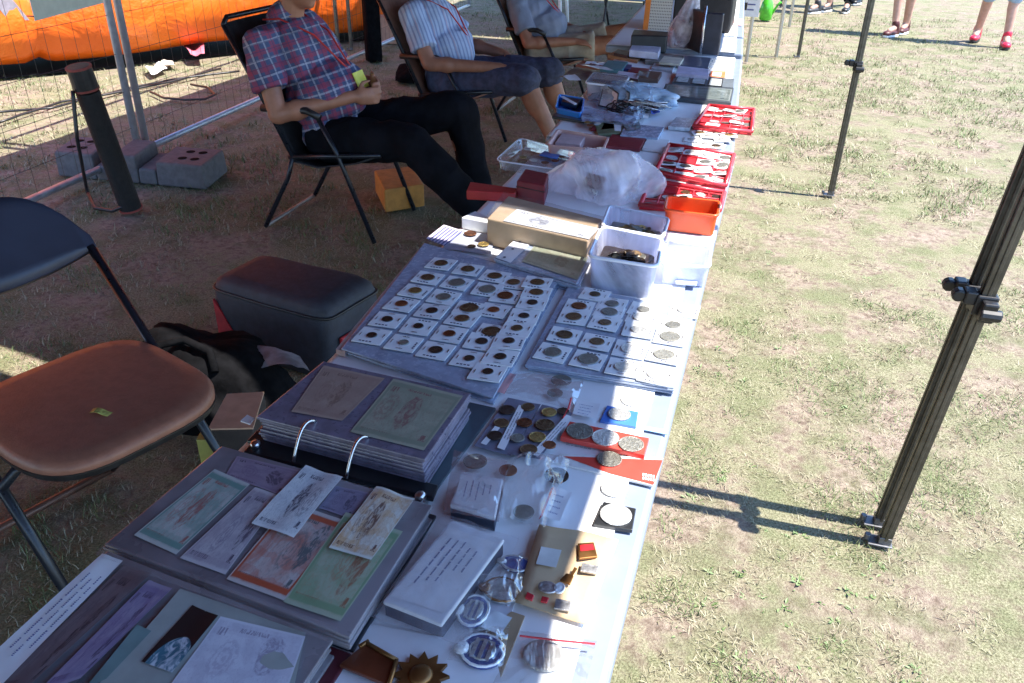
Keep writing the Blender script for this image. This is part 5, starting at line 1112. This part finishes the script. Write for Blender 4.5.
# ------------------------------------------------------------------ camp chairs of the sellers
def camp_chair(label, ox, y0, cloth, w_=.46):
    t = thing('camp_chair', label, 'chair', (ox, y0+w_/2, 0), 'camp chairs of the sellers')
    def V(x, y, z): return Vector((ox+x, y0+y, z))
    for y in (0, w_):
        obj('back_post', MB().tube([V(.0, y, .36), V(-.14, y, .66), V(-.26, y, .9)], .011, 10), tubem, t, smooth=True)
        obj('leg', MB().tube([V(.0, y, .37), V(-.04, y, .26), V(-.19, y, .012)], .011, 10), tubem, t, smooth=True)
        obj('leg', MB().tube([V(.14, y, .55), V(.22, y, .4), V(.37, y, .0)], .011, 10), tubem, t, smooth=True)
        obj('armrest', MB().tube([V(-.12, y-.01, .57), V(.1, y-.01, .575), V(.16, y-.01, .55)], .016, 8), black, t, smooth=True)
        obj('seat_rail', MB().tube([V(-.02, y, .36), V(.43, y, .41)], .011, 10), tubem, t, smooth=True)
    obj('top_bar', MB().tube([V(-.26, 0, .9), V(-.275, .05, .925), V(-.275, w_-.05, .925), V(-.26, w_, .9)], .011, 10), tubem, t, smooth=True)
    obj('foot_bar', MB().tube([V(-.19, 0, .012), V(-.19, w_, .012)], .010, 8), M('worn_bar', (.3, .25, .22), .4, .5), t, smooth=True)
    path = [(.43, .41), (.3, .36), (.12, .325), (.0, .34), (-.07, .5), (-.14, .655), (-.2, .78), (-.262, .905)]
    vs = []; fs = []; m = 9
    for x, z in path:
        for k in range(m): v = k/(m-1); vs.append(V(x-.0+.02*(1-(2*v-1)**2)*-1*(1 if z > .42 else 0), w_*v, z-.025*(1-(2*v-1)**2)*(1 if z < .42 else 0)))
    for i in range(len(path)-1): fs += [[i*m+k, i*m+k+1, (i+1)*m+k+1, (i+1)*m+k] for k in range(m-1)]
    obj('sling', MB().add(vs, fs), cloth, t, smooth=True, solid=.006)
    return t
dark_sling = M('dark_sling', (.018, .02, .024), .7, var=.3); brown_sling = M('brown_sling', (.3, .15, .11), .65, var=.15)
camp_chair('dark camp chair under the man in the plaid shirt', -1.975, 3.14, dark_sling)
camp_chair('camp chair with brown sling under the man in the striped shirt', -1.92, 4.49, brown_sling)
camp_chair('camp chair with brown sling under the farthest seated man', -1.66, 5.68, brown_sling)

# ------------------------------------------------------------------ people
def remesh(name, mb, mat, parent, voxel, folds=0, fscale=9, it=4, k=0, squash=None):
    me = mesh(name+'_tmp', mb, None); o = bpy.data.objects.new('tmp', me); COL.objects.link(o)
    m = o.modifiers.new('r', 'REMESH'); m.mode = 'VOXEL'; m.voxel_size = voxel; m.adaptivity = 0
    s_ = o.modifiers.new('s', 'SMOOTH'); s_.iterations = it; s_.factor = .5
    dg_ = bpy.context.evaluated_depsgraph_get(); dg_.update(); r_ = bpy.data.meshes.new_from_object(o.evaluated_get(dg_)); bpy.data.objects.remove(o); bpy.data.meshes.remove(me)
    nv = len(r_.vertices); co = np.empty(nv*3); r_.vertices.foreach_get('co', co); no = np.empty(nv*3); r_.vertices.foreach_get('normal', no); co = co.reshape(-1, 3); no = no.reshape(-1, 3)
    if folds:
        d_ = np.array([noise.noise((c_[0]*fscale+k, c_[1]*fscale*.7, c_[2]*fscale*1.3))+.7*(1-2*abs(noise.noise((c_[0]*fscale*1.4, c_[1]*fscale*1.4+k, c_[2]*fscale*.8)))) for c_ in co]); co = co+no*(d_*folds)[:, None]
    og = ORG[parent]; co = co-np.array(og); r_.vertices.foreach_set('co', co.reshape(-1)); r_.name = name
    r_.polygons.foreach_set('use_smooth', [True]*len(r_.polygons)); r_.materials.clear(); r_.materials.append(mat); r_.update()
    o = link(name, r_, (0, 0, 0), parent); ORG[o] = og; return o
def hand(mb, w0, d, pn_, th, curl=.5):
    """palm, four bent fingers of unequal length and a thumb; d wrist->knuckles, pn_ out of the palm, th towards the thumb"""
    d = d.normalized(); th = (th-d*th.dot(d)).normalized(); pn_ = (pn_-d*pn_.dot(d)-th*pn_.dot(th)).normalized()
    mb.ell(w0+d*.05, (.05, .04, .017), (d, th, pn_), 14); mb.capsule(w0-d*.01, w0+d*.03, .026, .024, 10)
    for o_, l in ((.03, .07), (.01, .079), (-.011, .073), (-.03, .056)):
        b = w0+d*.082+th*o_; a1 = curl*.6; d1 = d*math.cos(a1)+pn_*math.sin(a1); a2 = curl*1.7; d2 = d*math.cos(a2)+pn_*math.sin(a2)
        m1 = b+d1*l*.5; mb.capsule(b-d*.015, m1, .0092, .0085, 8); mb.capsule(m1, m1+d2*l*.5, .0085, .007, 8)
    b = w0+d*.03+th*.03; m1 = b+(d*.6+th*.75+pn_*.25).normalized()*.035; mb.capsule(b-th*.012, m1, .0115, .0095, 8); mb.capsule(m1, m1+(d*.9+th*.2+pn_*.3).normalized()*.03, .0095, .008, 8)
def person(label, J, base, cloth, vox=.007, group=None):
    """J: hip neck head face sL sR eL eR wL wR hL hR (hand directions) kL kR aL aR tL tR (toe directions)"""
    t = thing('person', label, 'person', base, group)
    J = {k: Vector(v) for k, v in J.items()}
    hip, neck = J['hip'], J['neck']; tt = (neck-hip).normalized(); ss = (J['sL']-J['sR']).normalized(); ff = ss.cross(tt).normalized(); ss = tt.cross(ff).normalized()
    ln = (neck-hip).length; k = ln/.52; belly = cloth.get('belly', 0); F3 = (ff, ss, tt)
    fc = J['face'].normalized(); hu = cloth.get('headup', (Vector((0, 0, 1)))); hu = (hu-fc*hu.dot(fc)).normalized(); hs = hu.cross(fc); H3 = (fc, hs, hu)
    hL, hR = hip+ss*.09, hip-ss*.09
    def torso(mb, g):
        mb.ell(hip+tt*.01, (.11+g, .168+g, .12+g), F3); mb.ell(hip+tt*.17*k+ff*(.02+belly*.5), (.115+g+belly, .155+g+belly*.4, .15), F3)
        mb.ell(hip+tt*.35*k+ff*.01, (.118+g, .168+g, .17*k), F3); mb.capsule(J['sL']-ss*.03, J['sR']+ss*.03, .055+g, .055+g); mb.capsule(hip+tt*.4*k, neck-tt*.015, .1+g, .062+g)
    b = MB(); torso(b, 0); hc = J['head']
    b.capsule(neck-tt*.06, hc-hu*.05-fc*.015, .058, .053); b.ell(hc+hu*.02-fc*.01, (.098, .076, .105), H3); b.ell(hc-hu*.055+fc*.022, (.068, .058, .068), H3); b.ell(hc-hu*.098+fc*.055, (.026, .03, .022), H3)
    b.capsule(hc+fc*.088-hu*.0, hc+fc*.106-hu*.042, .009, .014, 8)
    for sg in (1, -1): b.ell(hc+hs*sg*.078-fc*.005-hu*.015, (.02, .009, .032), H3, 10)
    for sg, s_ in ((1, 'L'), (-1, 'R')):
        b.capsule(J['s'+s_], J['e'+s_], .05, .041); b.capsule(J['e'+s_], J['w'+s_], .042, .028); b.ell(J['e'+s_].lerp(J['w'+s_], .25), (.046, .046, .06), frame(J['w'+s_]-J['e'+s_]))
        hd = J['h'+s_]; hand(b, J['w'+s_], hd, Vector(cloth.get('palm'+s_, (0, 0, -1))), Vector(cloth.get('thumb'+s_, (0, -sg, .2))), cloth.get('curl', .5))
        h_ = hL if sg > 0 else hR; b.capsule(h_, J['k'+s_], .088, .06); b.capsule(J['k'+s_], J['a'+s_], .058, .038); cf = J['k'+s_].lerp(J['a'+s_], .3); sd = frame(J['a'+s_]-J['k'+s_]); b.ell(cf-J['t'+s_].normalized()*.018, (.055, .055, .11), sd)
        b.capsule(J['a'+s_], J['a'+s_]+Vector((0, 0, -.03))+J['t'+s_].normalized()*.1, .036, .03)
    remesh('body', b, cloth.get('skin', skin), t, vox)
    # hair, eyes, mouth
    hb = MB(); hb.ell(hc+hu*.035-fc*.022, (.1, .083, .1), H3); hb.ell(hc-hu*.02-fc*.05, (.06, .074, .07), H3); remesh('hair', hb, cloth['hair'], t, .008, .003, 40)
    for sg in (1, -1):
        e = obj('eye', MB().ell(hc+fc*.078+hs*sg*.032+hu*.004, (.013, .014, .011), H3, 12), M('eye_white', (.7, .68, .65), .2), t, smooth=True); obj('iris', MB().ell(hc+fc*.0885+hs*sg*.032+hu*.004, (.003, .006, .006), H3, 10), M('iris_brown', (.03, .02, .015), .2), e, smooth=True)
        obj('eyebrow', MB().tube([hc+fc*.088+hs*sg*.018+hu*.022, hc+fc*.086+hs*sg*.034+hu*.028, hc+fc*.074+hs*sg*.05+hu*.022], .0035, 6), cloth['hair'], t, smooth=True)
    obj('lips', MB().tube([hc+fc*.078-hs*.02-hu*.072, hc+fc*.09-hu*.07, hc+fc*.078+hs*.02-hu*.072], .0045, 6), M('lip_skin', (.34, .13, .1), .4), t, smooth=True)
    sh = MB(); torso(sh, .017)
    for s_ in 'LR':
        d_ = J['e'+s_]-J['s'+s_]; sh.capsule(J['s'+s_], J['s'+s_]+d_*cloth.get('sleeve', .68), .068, .072, 18, flat1=True)
    cl = MB(); cl.tube([neck+tt*.03-ff*.005, neck+tt*.0, neck-tt*.03], [.066, .072, .085], 18)
    sh.v += []; remesh('shirt', sh, cloth['shirt'], t, vox, cloth.get('folds', .011), 9, 3, cloth.get('seed', 0))
    obj('collar', MB().tube([neck-tt*.02+ff*.008, neck+tt*.018+ff*.004, neck+tt*.036-ff*.002], [.083, .074, .069], 22, False), cloth['shirt'], t, smooth=True, solid=.004)
    tr = MB(); tr.ell(hip+tt*-.01, (.128, .186, .12), F3)
    fl = cloth.get('legs', 1.0)
    for sg, s_ in ((1, 'L'), (-1, 'R')):
        h_ = hL if sg > 0 else hR; K, A_ = J['k'+s_], J['a'+s_]
        if fl >= 1: tr.capsule(h_, K, .104, .078, 18); tr.capsule(K, K.lerp(A_, .93), .077, .062, 18, flat1=True)
        elif fl > .5: tr.capsule(h_, K, .108, .084, 18, flat1=False); tr.capsule(K, K.lerp(A_, fl-.5), .083, .085, 18, flat1=True)
        else: tr.capsule(h_, h_.lerp(K, fl*2), .108, .096, 18, flat1=True)
    remesh('trousers' if fl >= 1 else 'shorts', tr, cloth['trousers'], t, vox, cloth.get('tfolds', .013), 7, 3, 5)
    for s_ in 'LR':
        d_ = J['t'+s_].normalized(); A_ = J['a'+s_]; d_ = Vector((d_.x, d_.y, d_.z)); up_ = Vector((0, 0, 1)); up_ = (up_-d_*up_.dot(d_)).normalized(); sd = up_.cross(d_); so_ = A_-up_*.055
        m_ = MB(); m_.ell(so_+d_*.055, (.13, .047, .04), (d_, sd, up_)); m_.capsule(so_-d_*.03, A_+up_*.045, .045, .043); m_.ell(so_+d_*.13, (.06, .046, .032), (d_, sd, up_)); s2 = remesh('shoe', m_, cloth['shoe'], t, .006, 0, it=3)
        sl_ = MB(); pts = [so_+d_*(.055+.135*math.cos(a))+sd*(.05*math.sin(a)*(1-.12*math.cos(a))) for a in [2*math.pi*i/24 for i in range(24)]]
        sl_.hull([p-up_*.036 for p in pts], [p-up_*.014 for p in pts]); obj('sole', sl_, cloth.get('sole', card), s2)
    if 'lanyard' in cloth:
        c_, badge = cloth['lanyard']; r_ = []
        front = hip+tt*.2*k+ff*(.165+belly)
        for a in (ss, -ss): 
            obj('lanyard', MB().tube([neck+a*.07-ff*.05+tt*.02, neck+a*.09+ff*.045-tt*.01, hip+tt*.4*k+a*.06+ff*.15, front+a*.008], .0042, 6), c_, t, smooth=True)
        if badge: obj('badge_card', MB().box(front-tt*.035+ff*.02, (.085, .004, .075), Matrix((ss, ff, tt)).transposed()), badge, t)
    return t
hair_g = M('grey_hair', (.16, .14, .13), .6, var=.4, vs=120, bump=.5, bs=200); hair_b = M('brown_hair', (.07, .04, .025), .6, var=.4, vs=120, bump=.5, bs=200)
redlan = M('red_lanyard', (.5, .03, .03), .6); yel = M('yellow_badge', (.75, .75, .1), .5)
tanskin = M('tanned_skin', (.33, .15, .095), .48, var=.14, vs=14, bump=.1, bs=120)
dirt = Vector((-.33, 0, .945)); 
plaid = body_frame_cloth('plaid_cloth', (-.3, 0, .95), (.75, .6, .27), (.075, .1, .2), [('t', .066, .32, (.34, .05, .09), .55, .1), ('s', .066, .32, (.34, .05, .09), .55, .3), ('t', .066, .12, (.42, .44, .55), .6, .55), ('s', .066, .12, (.42, .44, .55), .6, .78), ('t', .031, .12, (.05, .06, .14), .55, 0), ('s', .031, .12, (.05, .06, .14), .55, 0)])
black_tr = M('black_trousers', (.006, .007, .011), .9, var=.3, vs=12, spec=.08)
person('man in a plaid shirt and black trousers leaning back in a camp chair, hands clasped', dict(
    hip=(-1.87, 3.37, .42), neck=(-2.09, 3.37, .91), head=(-2.0, 3.37, 1.075), face=(1, -.08, -.05), sL=(-2.08, 3.57, .84), sR=(-2.09, 3.17, .82), eL=(-1.93, 3.64, .58), eR=(-2.0, 3.1, .555),
    wL=(-1.735, 3.46, .645), wR=(-1.735, 3.28, .615), hL=(.8, -.6, -.1), hR=(.9, .45, .0), kL=(-1.335, 3.56, .53), kR=(-1.42, 3.2, .46), aL=(-1.245, 3.56, .1), aR=(-1.02, 3.2, .1), tL=(1, .1, 0), tR=(1, -.1, 0)),
    (-1.9, 3.37, 0), dict(shirt=plaid, trousers=black_tr, hair=hair_b, shoe=M('dark_shoe', (.03, .03, .035), .5), belly=.05, lanyard=(redlan, yel), palmL=(-.3, -.6, -.6), palmR=(0, .8, -.6), thumbL=(-.1, 0, 1), thumbR=(-.1, 0, 1), curl=.75, skin=tanskin, sleeve=.62, folds=.012), vox=.006)
stripe = body_frame_cloth('striped_cloth', (-.3, 0, .95), (.8, .5, .27), (.45, .55, .74), [('s', .022, .42, (.16, .2, .42), .6, 0), ('s', .088, .08, (.5, .25, .3), .4, .3)])
denim = M('dark_denim', (.045, .055, .11), .8, var=.3, vs=30, bump=.25, bs=220)
person('man in a blue striped shirt and denim shorts with a red lanyard', dict(
    hip=(-1.83, 4.72, .42), neck=(-1.99, 4.72, .86), head=(-1.95, 4.72, 1.035), face=(1, -.05, -.1), sL=(-1.99, 4.91, .79), sR=(-1.99, 4.54, .78), eL=(-1.80, 5.0, .57), eR=(-1.85, 4.45, .545),
    wL=(-1.56, 4.91, .545), wR=(-1.46, 4.54, .535), hL=(.9, -.3, -.25), hR=(1, .05, -.12), kL=(-1.27, 4.9, .46), kR=(-1.31, 4.54, .475), aL=(-1.12, 4.9, .1), aR=(-1.1, 4.54, .1), tL=(1, .1, 0), tR=(1, -.1, 0)),
    (-1.85, 4.72, 0), dict(shirt=stripe, trousers=denim, hair=hair_g, shoe=M('brown_shoe', (.1, .05, .03), .5), legs=.58, belly=.03, lanyard=(redlan, None), curl=.35, skin=tanskin, sleeve=.68, thumbR=(0, 1, .2), thumbL=(0, -1, .2), seed=11), vox=.007)
greysh = M('grey_shirt', (.2, .23, .31), .85, var=.15, vs=10); beige = M('beige_shorts', (.36, .32, .26), .85, var=.12)
person('man in a grey shirt and beige shorts, farthest of the seated sellers', dict(
    hip=(-1.57, 5.91, .41), neck=(-1.74, 5.91, .79), head=(-1.68, 5.91, .965), face=(1, -.05, -.15), sL=(-1.73, 6.09, .73), sR=(-1.73, 5.74, .72), eL=(-1.52, 6.17, .53), eR=(-1.62, 5.66, .49),
    wL=(-1.33, 6.05, .53), wR=(-1.33, 5.78, .50), hL=(.8, -.4, -.1), hR=(.95, .25, -.05), kL=(-1.03, 6.12, .535), kR=(-1.09, 5.93, .475), aL=(-.95, 6.1, .1), aR=(-.9, 5.88, .1), tL=(1, .1, 0), tR=(1, -.1, 0)),
    (-1.6, 5.91, 0), dict(shirt=greysh, trousers=beige, hair=hair_g, shoe=M('brown_shoe', (.1, .05, .03), .5), legs=.37, lanyard=(redlan, None), curl=.5, skin=tanskin, sleeve=.7, belly=.04, thumbR=(0, 1, .3), thumbL=(0, -1, .3), seed=23), vox=.008)
# walkers on the sunny grass
def walker(label, pL, pR, fdir, cloth, h=1.0):
    """feet at pL, pR (ground); fdir = walking direction"""
    pL, pR = Vector(pL), Vector(pR); f = Vector((*fdir, 0)).normalized(); s = Vector((-f.y, f.x, 0)); m = (pL+pR)/2; m.z = 0
    hip = m+Vector((0, 0, .92*h)); neck = hip+Vector((0, 0, .52*h))+f*.02; d = {}
    d.update(hip=hip, neck=neck, head=neck+Vector((0, 0, .17*h))+f*.03, face=f, sL=neck+s*.18-Vector((0, 0, .06)), sR=neck-s*.18-Vector((0, 0, .06)))
    for k, sg, p in (('L', 1, pL), ('R', -1, pR)):
        fw_ = (p-m).dot(f); d['a'+k] = p+Vector((0, 0, .09)); d['k'+k] = (hip+s*sg*.09).lerp(p+Vector((0, 0, .09)), .5)+f*(.05+max(0, -fw_)*.1); d['t'+k] = f+s*sg*.12
        d['e'+k] = d['s'+k]+Vector((0, 0, -.29*h))+s*sg*.06-f*fw_*.25; d['w'+k] = d['e'+k]+Vector((0, 0, -.23*h))+f*(.1-fw_*.3); d['h'+k] = Vector((0, 0, -1))+f*.2
        cloth['palm'+k] = tuple(-s*sg); cloth['thumb'+k] = tuple(f)
    return person(label, d, m, cloth, vox=.012, group='visitors walking on the sunny grass')
pale = M('pale_skin', (.55, .32, .24), .5, var=.1)
jean = M('light_jean', (.3, .42, .62), .8, var=.12); redsh = M('red_shoe', (.7, .02, .06), .45)
def gp(x, y): p = P(x, y, 0); return (p.x, p.y, 0)
walker('visitor in light blue shorts and bright red shoes', gp(1004, 47), gp(975, 40), (-.2, -1), dict(shirt=M('white_tee', (.7, .7, .7), .85), trousers=jean, hair=hair_b, shoe=redsh, sole=black, legs=.56, skin=pale, curl=.3))
walker('visitor with bare legs and dark trainers walking away', gp(904, 33), gp(893, 36), (-.5, -.85), dict(shirt=M('blue_tee', (.1, .2, .4), .85), trousers=M('khaki_shorts', (.3, .25, .18), .85), hair=hair_b, shoe=M('black_red_shoe', (.08, .015, .015), .5), legs=.42, skin=pale, curl=.3))
walker('distant visitor with bare legs beside the dark trousered one', gp(828, 11), gp(816, 13), (-.6, -.8), dict(shirt=M('red_tee', (.5, .08, .06), .85), trousers=M('black_shorts', (.03, .03, .03), .8), hair=hair_g, shoe=M('dark_shoe', (.03, .03, .035), .5), legs=.42, skin=pale, curl=.3))
walker('distant visitor in dark trousers and black shoes', gp(846, 12), gp(858, 4), (-.3, -.9), dict(shirt=M('dark_tee', (.06, .06, .08), .85), trousers=black_tr, hair=hair_b, shoe=black, legs=1.0, skin=pale, curl=.3))
# ------------------------------------------------------------------ far seats and the green can
pw = P(547, 26, 0); t = thing('plastic_chair', 'white plastic chair standing in the far shade', 'chair', pw)
for x, y in ((-.2, -.2), (.2, -.2), (-.18, .2), (.18, .2)): obj('leg', MB().tube([pw+Vector((x*1.1, y*1.1, .0)), pw+Vector((x*.9, y*.9, .43))], [.016, .022], 8), card, t, smooth=True)
obj('seat', MB().box(pw+Z*.44, (.44, .44, .025)), card, t, bevel=.01); obj('backrest', MB().hull([pw+Vector((x, y, .45)) for x, y in ((-.2, .2), (.2, .2), (.2, .225), (-.2, .225))], [pw+Vector((x, y, .86)) for x, y in ((-.18, .3), (.18, .3), (.18, .32), (-.18, .32))]), card, t, bevel=.01)
for s_ in (-1, 1): obj('armrest', MB().tube([pw+Vector((.21*s_, -.2, .44)), pw+Vector((.23*s_, -.2, .64)), pw+Vector((.23*s_, .24, .66))], .018, 8), card, t, smooth=True)
pw = P(624, 42, 0); t = thing('folding_chair', 'blue seated folding chair with black legs far behind the table', 'chair', pw)
for x in (-.2, .2):
    obj('leg', MB().tube([pw+Vector((x, -.28, .0)), pw+Vector((x, .14, .8))], .012, 8), tubem, t, smooth=True); obj('leg', MB().tube([pw+Vector((x, .26, .0)), pw+Vector((x, -.18, .44))], .012, 8), tubem, t, smooth=True)
bl_s = M('blue_seat', (.2, .3, .5), .5); obj('seat', MB().box(pw+Vector((0, -.03, .45)), (.42, .4, .035)), bl_s, t, bevel=.012); obj('backrest', MB().box(pw+Vector((0, .14, .74)), (.42, .03, .16), Matrix.Rotation(-.3, 3, 'X')), bl_s, t, bevel=.012)
pw = P(765, 20, 0); t = thing('watering_can', 'bright green plastic can on the grass behind the steel poles', 'can', pw); gcan = M('green_plastic', (.08, .5, .03), .35, coat=.3)
obj('can_body', MB().lathe(pw, [(.06, .0), (.075, .012), (.078, .15), (.066, .21), (.036, .25), (.03, .27), (.024, .27)], 24), gcan, t, smooth=True)
obj('spout', MB().tube([pw+Vector((.06, 0, .06)), pw+Vector((.13, 0, .19)), pw+Vector((.16, 0, .22))], [.018, .012, .017], 10), gcan, t, smooth=True); obj('handle', MB().tube([pw+Vector((-.06, 0, .07)), pw+Vector((-.12, 0, .15)), pw+Vector((-.09, 0, .25)), pw+Vector((-.02, 0, .27))], .009, 8), gcan, t, smooth=True)

# ------------------------------------------------------------------ loose sleeves that crowd the second table
blue_sl = M('blue_sleeve', (.3, .4, .55), .25, var=.3, vs=30, coat=.7); grn_sl = M('teal_sleeve', (.16, .22, .24), .3, var=.35, vs=40, coat=.6)
for q4, mm, lab, h in (([(200, 520), (400, 545), (330, 600), (190, 560)], blue_sl, 'bluish plastic sleeve in front of the flat clear case', .01), ([(500, 500), (660, 525), (640, 590), (470, 560)], blue_sl, 'crumpled bluish sleeve beyond the moss green booklet', .014),
                       ([(660, 470), (800, 480), (780, 540), (650, 520)], card, 'white coin list lying in front of the cable bag', .008), ([(560, 590), (700, 560), (720, 620), (600, 650)], grn_sl, 'teal sleeve between the milky bag and the red tray', .012),
                       ([(700, 110), (800, 125), (780, 165), (690, 150)], grn_sl, 'teal sleeve on the dark boxes behind the storage case', .036)):
    sheet('plastic_sleeve', K(q4), ZT+h, mm, lab, 'sleeve', group='loose sleeves on the second table', curl=.006, n=10)
bag('zip_bag', K([(560, 455), (760, 440), (740, 540), (540, 560)]), ZT+.012, .02, film('blue_zip', tint=(.8, .87, .95), milk=.35, milkc=(.62, .74, .9), gloss=.7, bs=16, bst=.7), 'crumpled bluish zip bag in front of the cables')
bag('zip_bag', K([(720, 300), (870, 320), (850, 400), (700, 390)]), ZT+.02, .03, bagfilm, 'clear crumpled bag at the right of the cables')
for i, (x, y) in enumerate([(250, 555), (290, 560), (330, 565), (270, 580)]): coin('loose_coin', P(*K([(x, y)])[0], ZT+.018), .012, ['brass', 'dark', 'silver', 'copper'][i], f"{KN[['brass', 'dark', 'silver', 'copper'][i]]} coin on the bluish sleeve before the flat case")

olive = M('olive_cover', (.13, .15, .08), .5, var=.3); 
for q4, z0, z1, mm, lab, cat in (([(594, 121), (622, 121), (640, 132), (598, 134)], .002, .012, olive, 'olive folder lying right of the pale pink box', 'folder'), ([(612, 134), (646, 138), (640, 149), (604, 145)], .002, .012, maroon, 'maroon folder behind the top of the milky bag', 'folder'),
        ([(626, 123), (664, 127), (658, 138), (620, 135)], .002, .016, M('blister_blue', (.36, .46, .6), .25, var=.3, vs=50, coat=.7), 'pale blue blister pack beyond the milky bag', 'blister pack'), ([(648, 137), (670, 140), (665, 151), (642, 148)], .002, .01, card, 'white card between the milky bag and the flip tray', 'card'),
        ([(560, 108), (592, 113), (584, 121), (552, 116)], .001, .01, bk, 'black folder sticking out under the blue box', 'folder'), ([(640, 70), (662, 72), (658, 79), (634, 77)], .002, .02, M('brown_wallet', (.12, .06, .04), .5), 'brown wallet behind the pale storage lid', 'wallet'),
        ([(664, 56), (684, 58), (680, 64), (659, 62)], .02, .03, M('cream_booklet', (.55, .5, .4), .5), 'cream booklet lying on the olive grey album', 'booklet'), ([(676, 117), (697, 119), (690, 128), (668, 126)], .002, .014, M('pale_blister', (.5, .56, .62), .25, coat=.7, var=.25, vs=60), 'pale blister pack left of the bright red tray', 'blister pack'),
        ([(608, 60), (628, 62), (622, 70), (600, 68)], .004, .02, M('teal_booklet', (.06, .16, .18), .5), 'dark teal booklet at the left of the mahogany tray', 'booklet')):
    slab(cat.replace(' ', '_'), q4, ZT+z0, ZT+z1, mm, lab, cat, bevel=.0015)
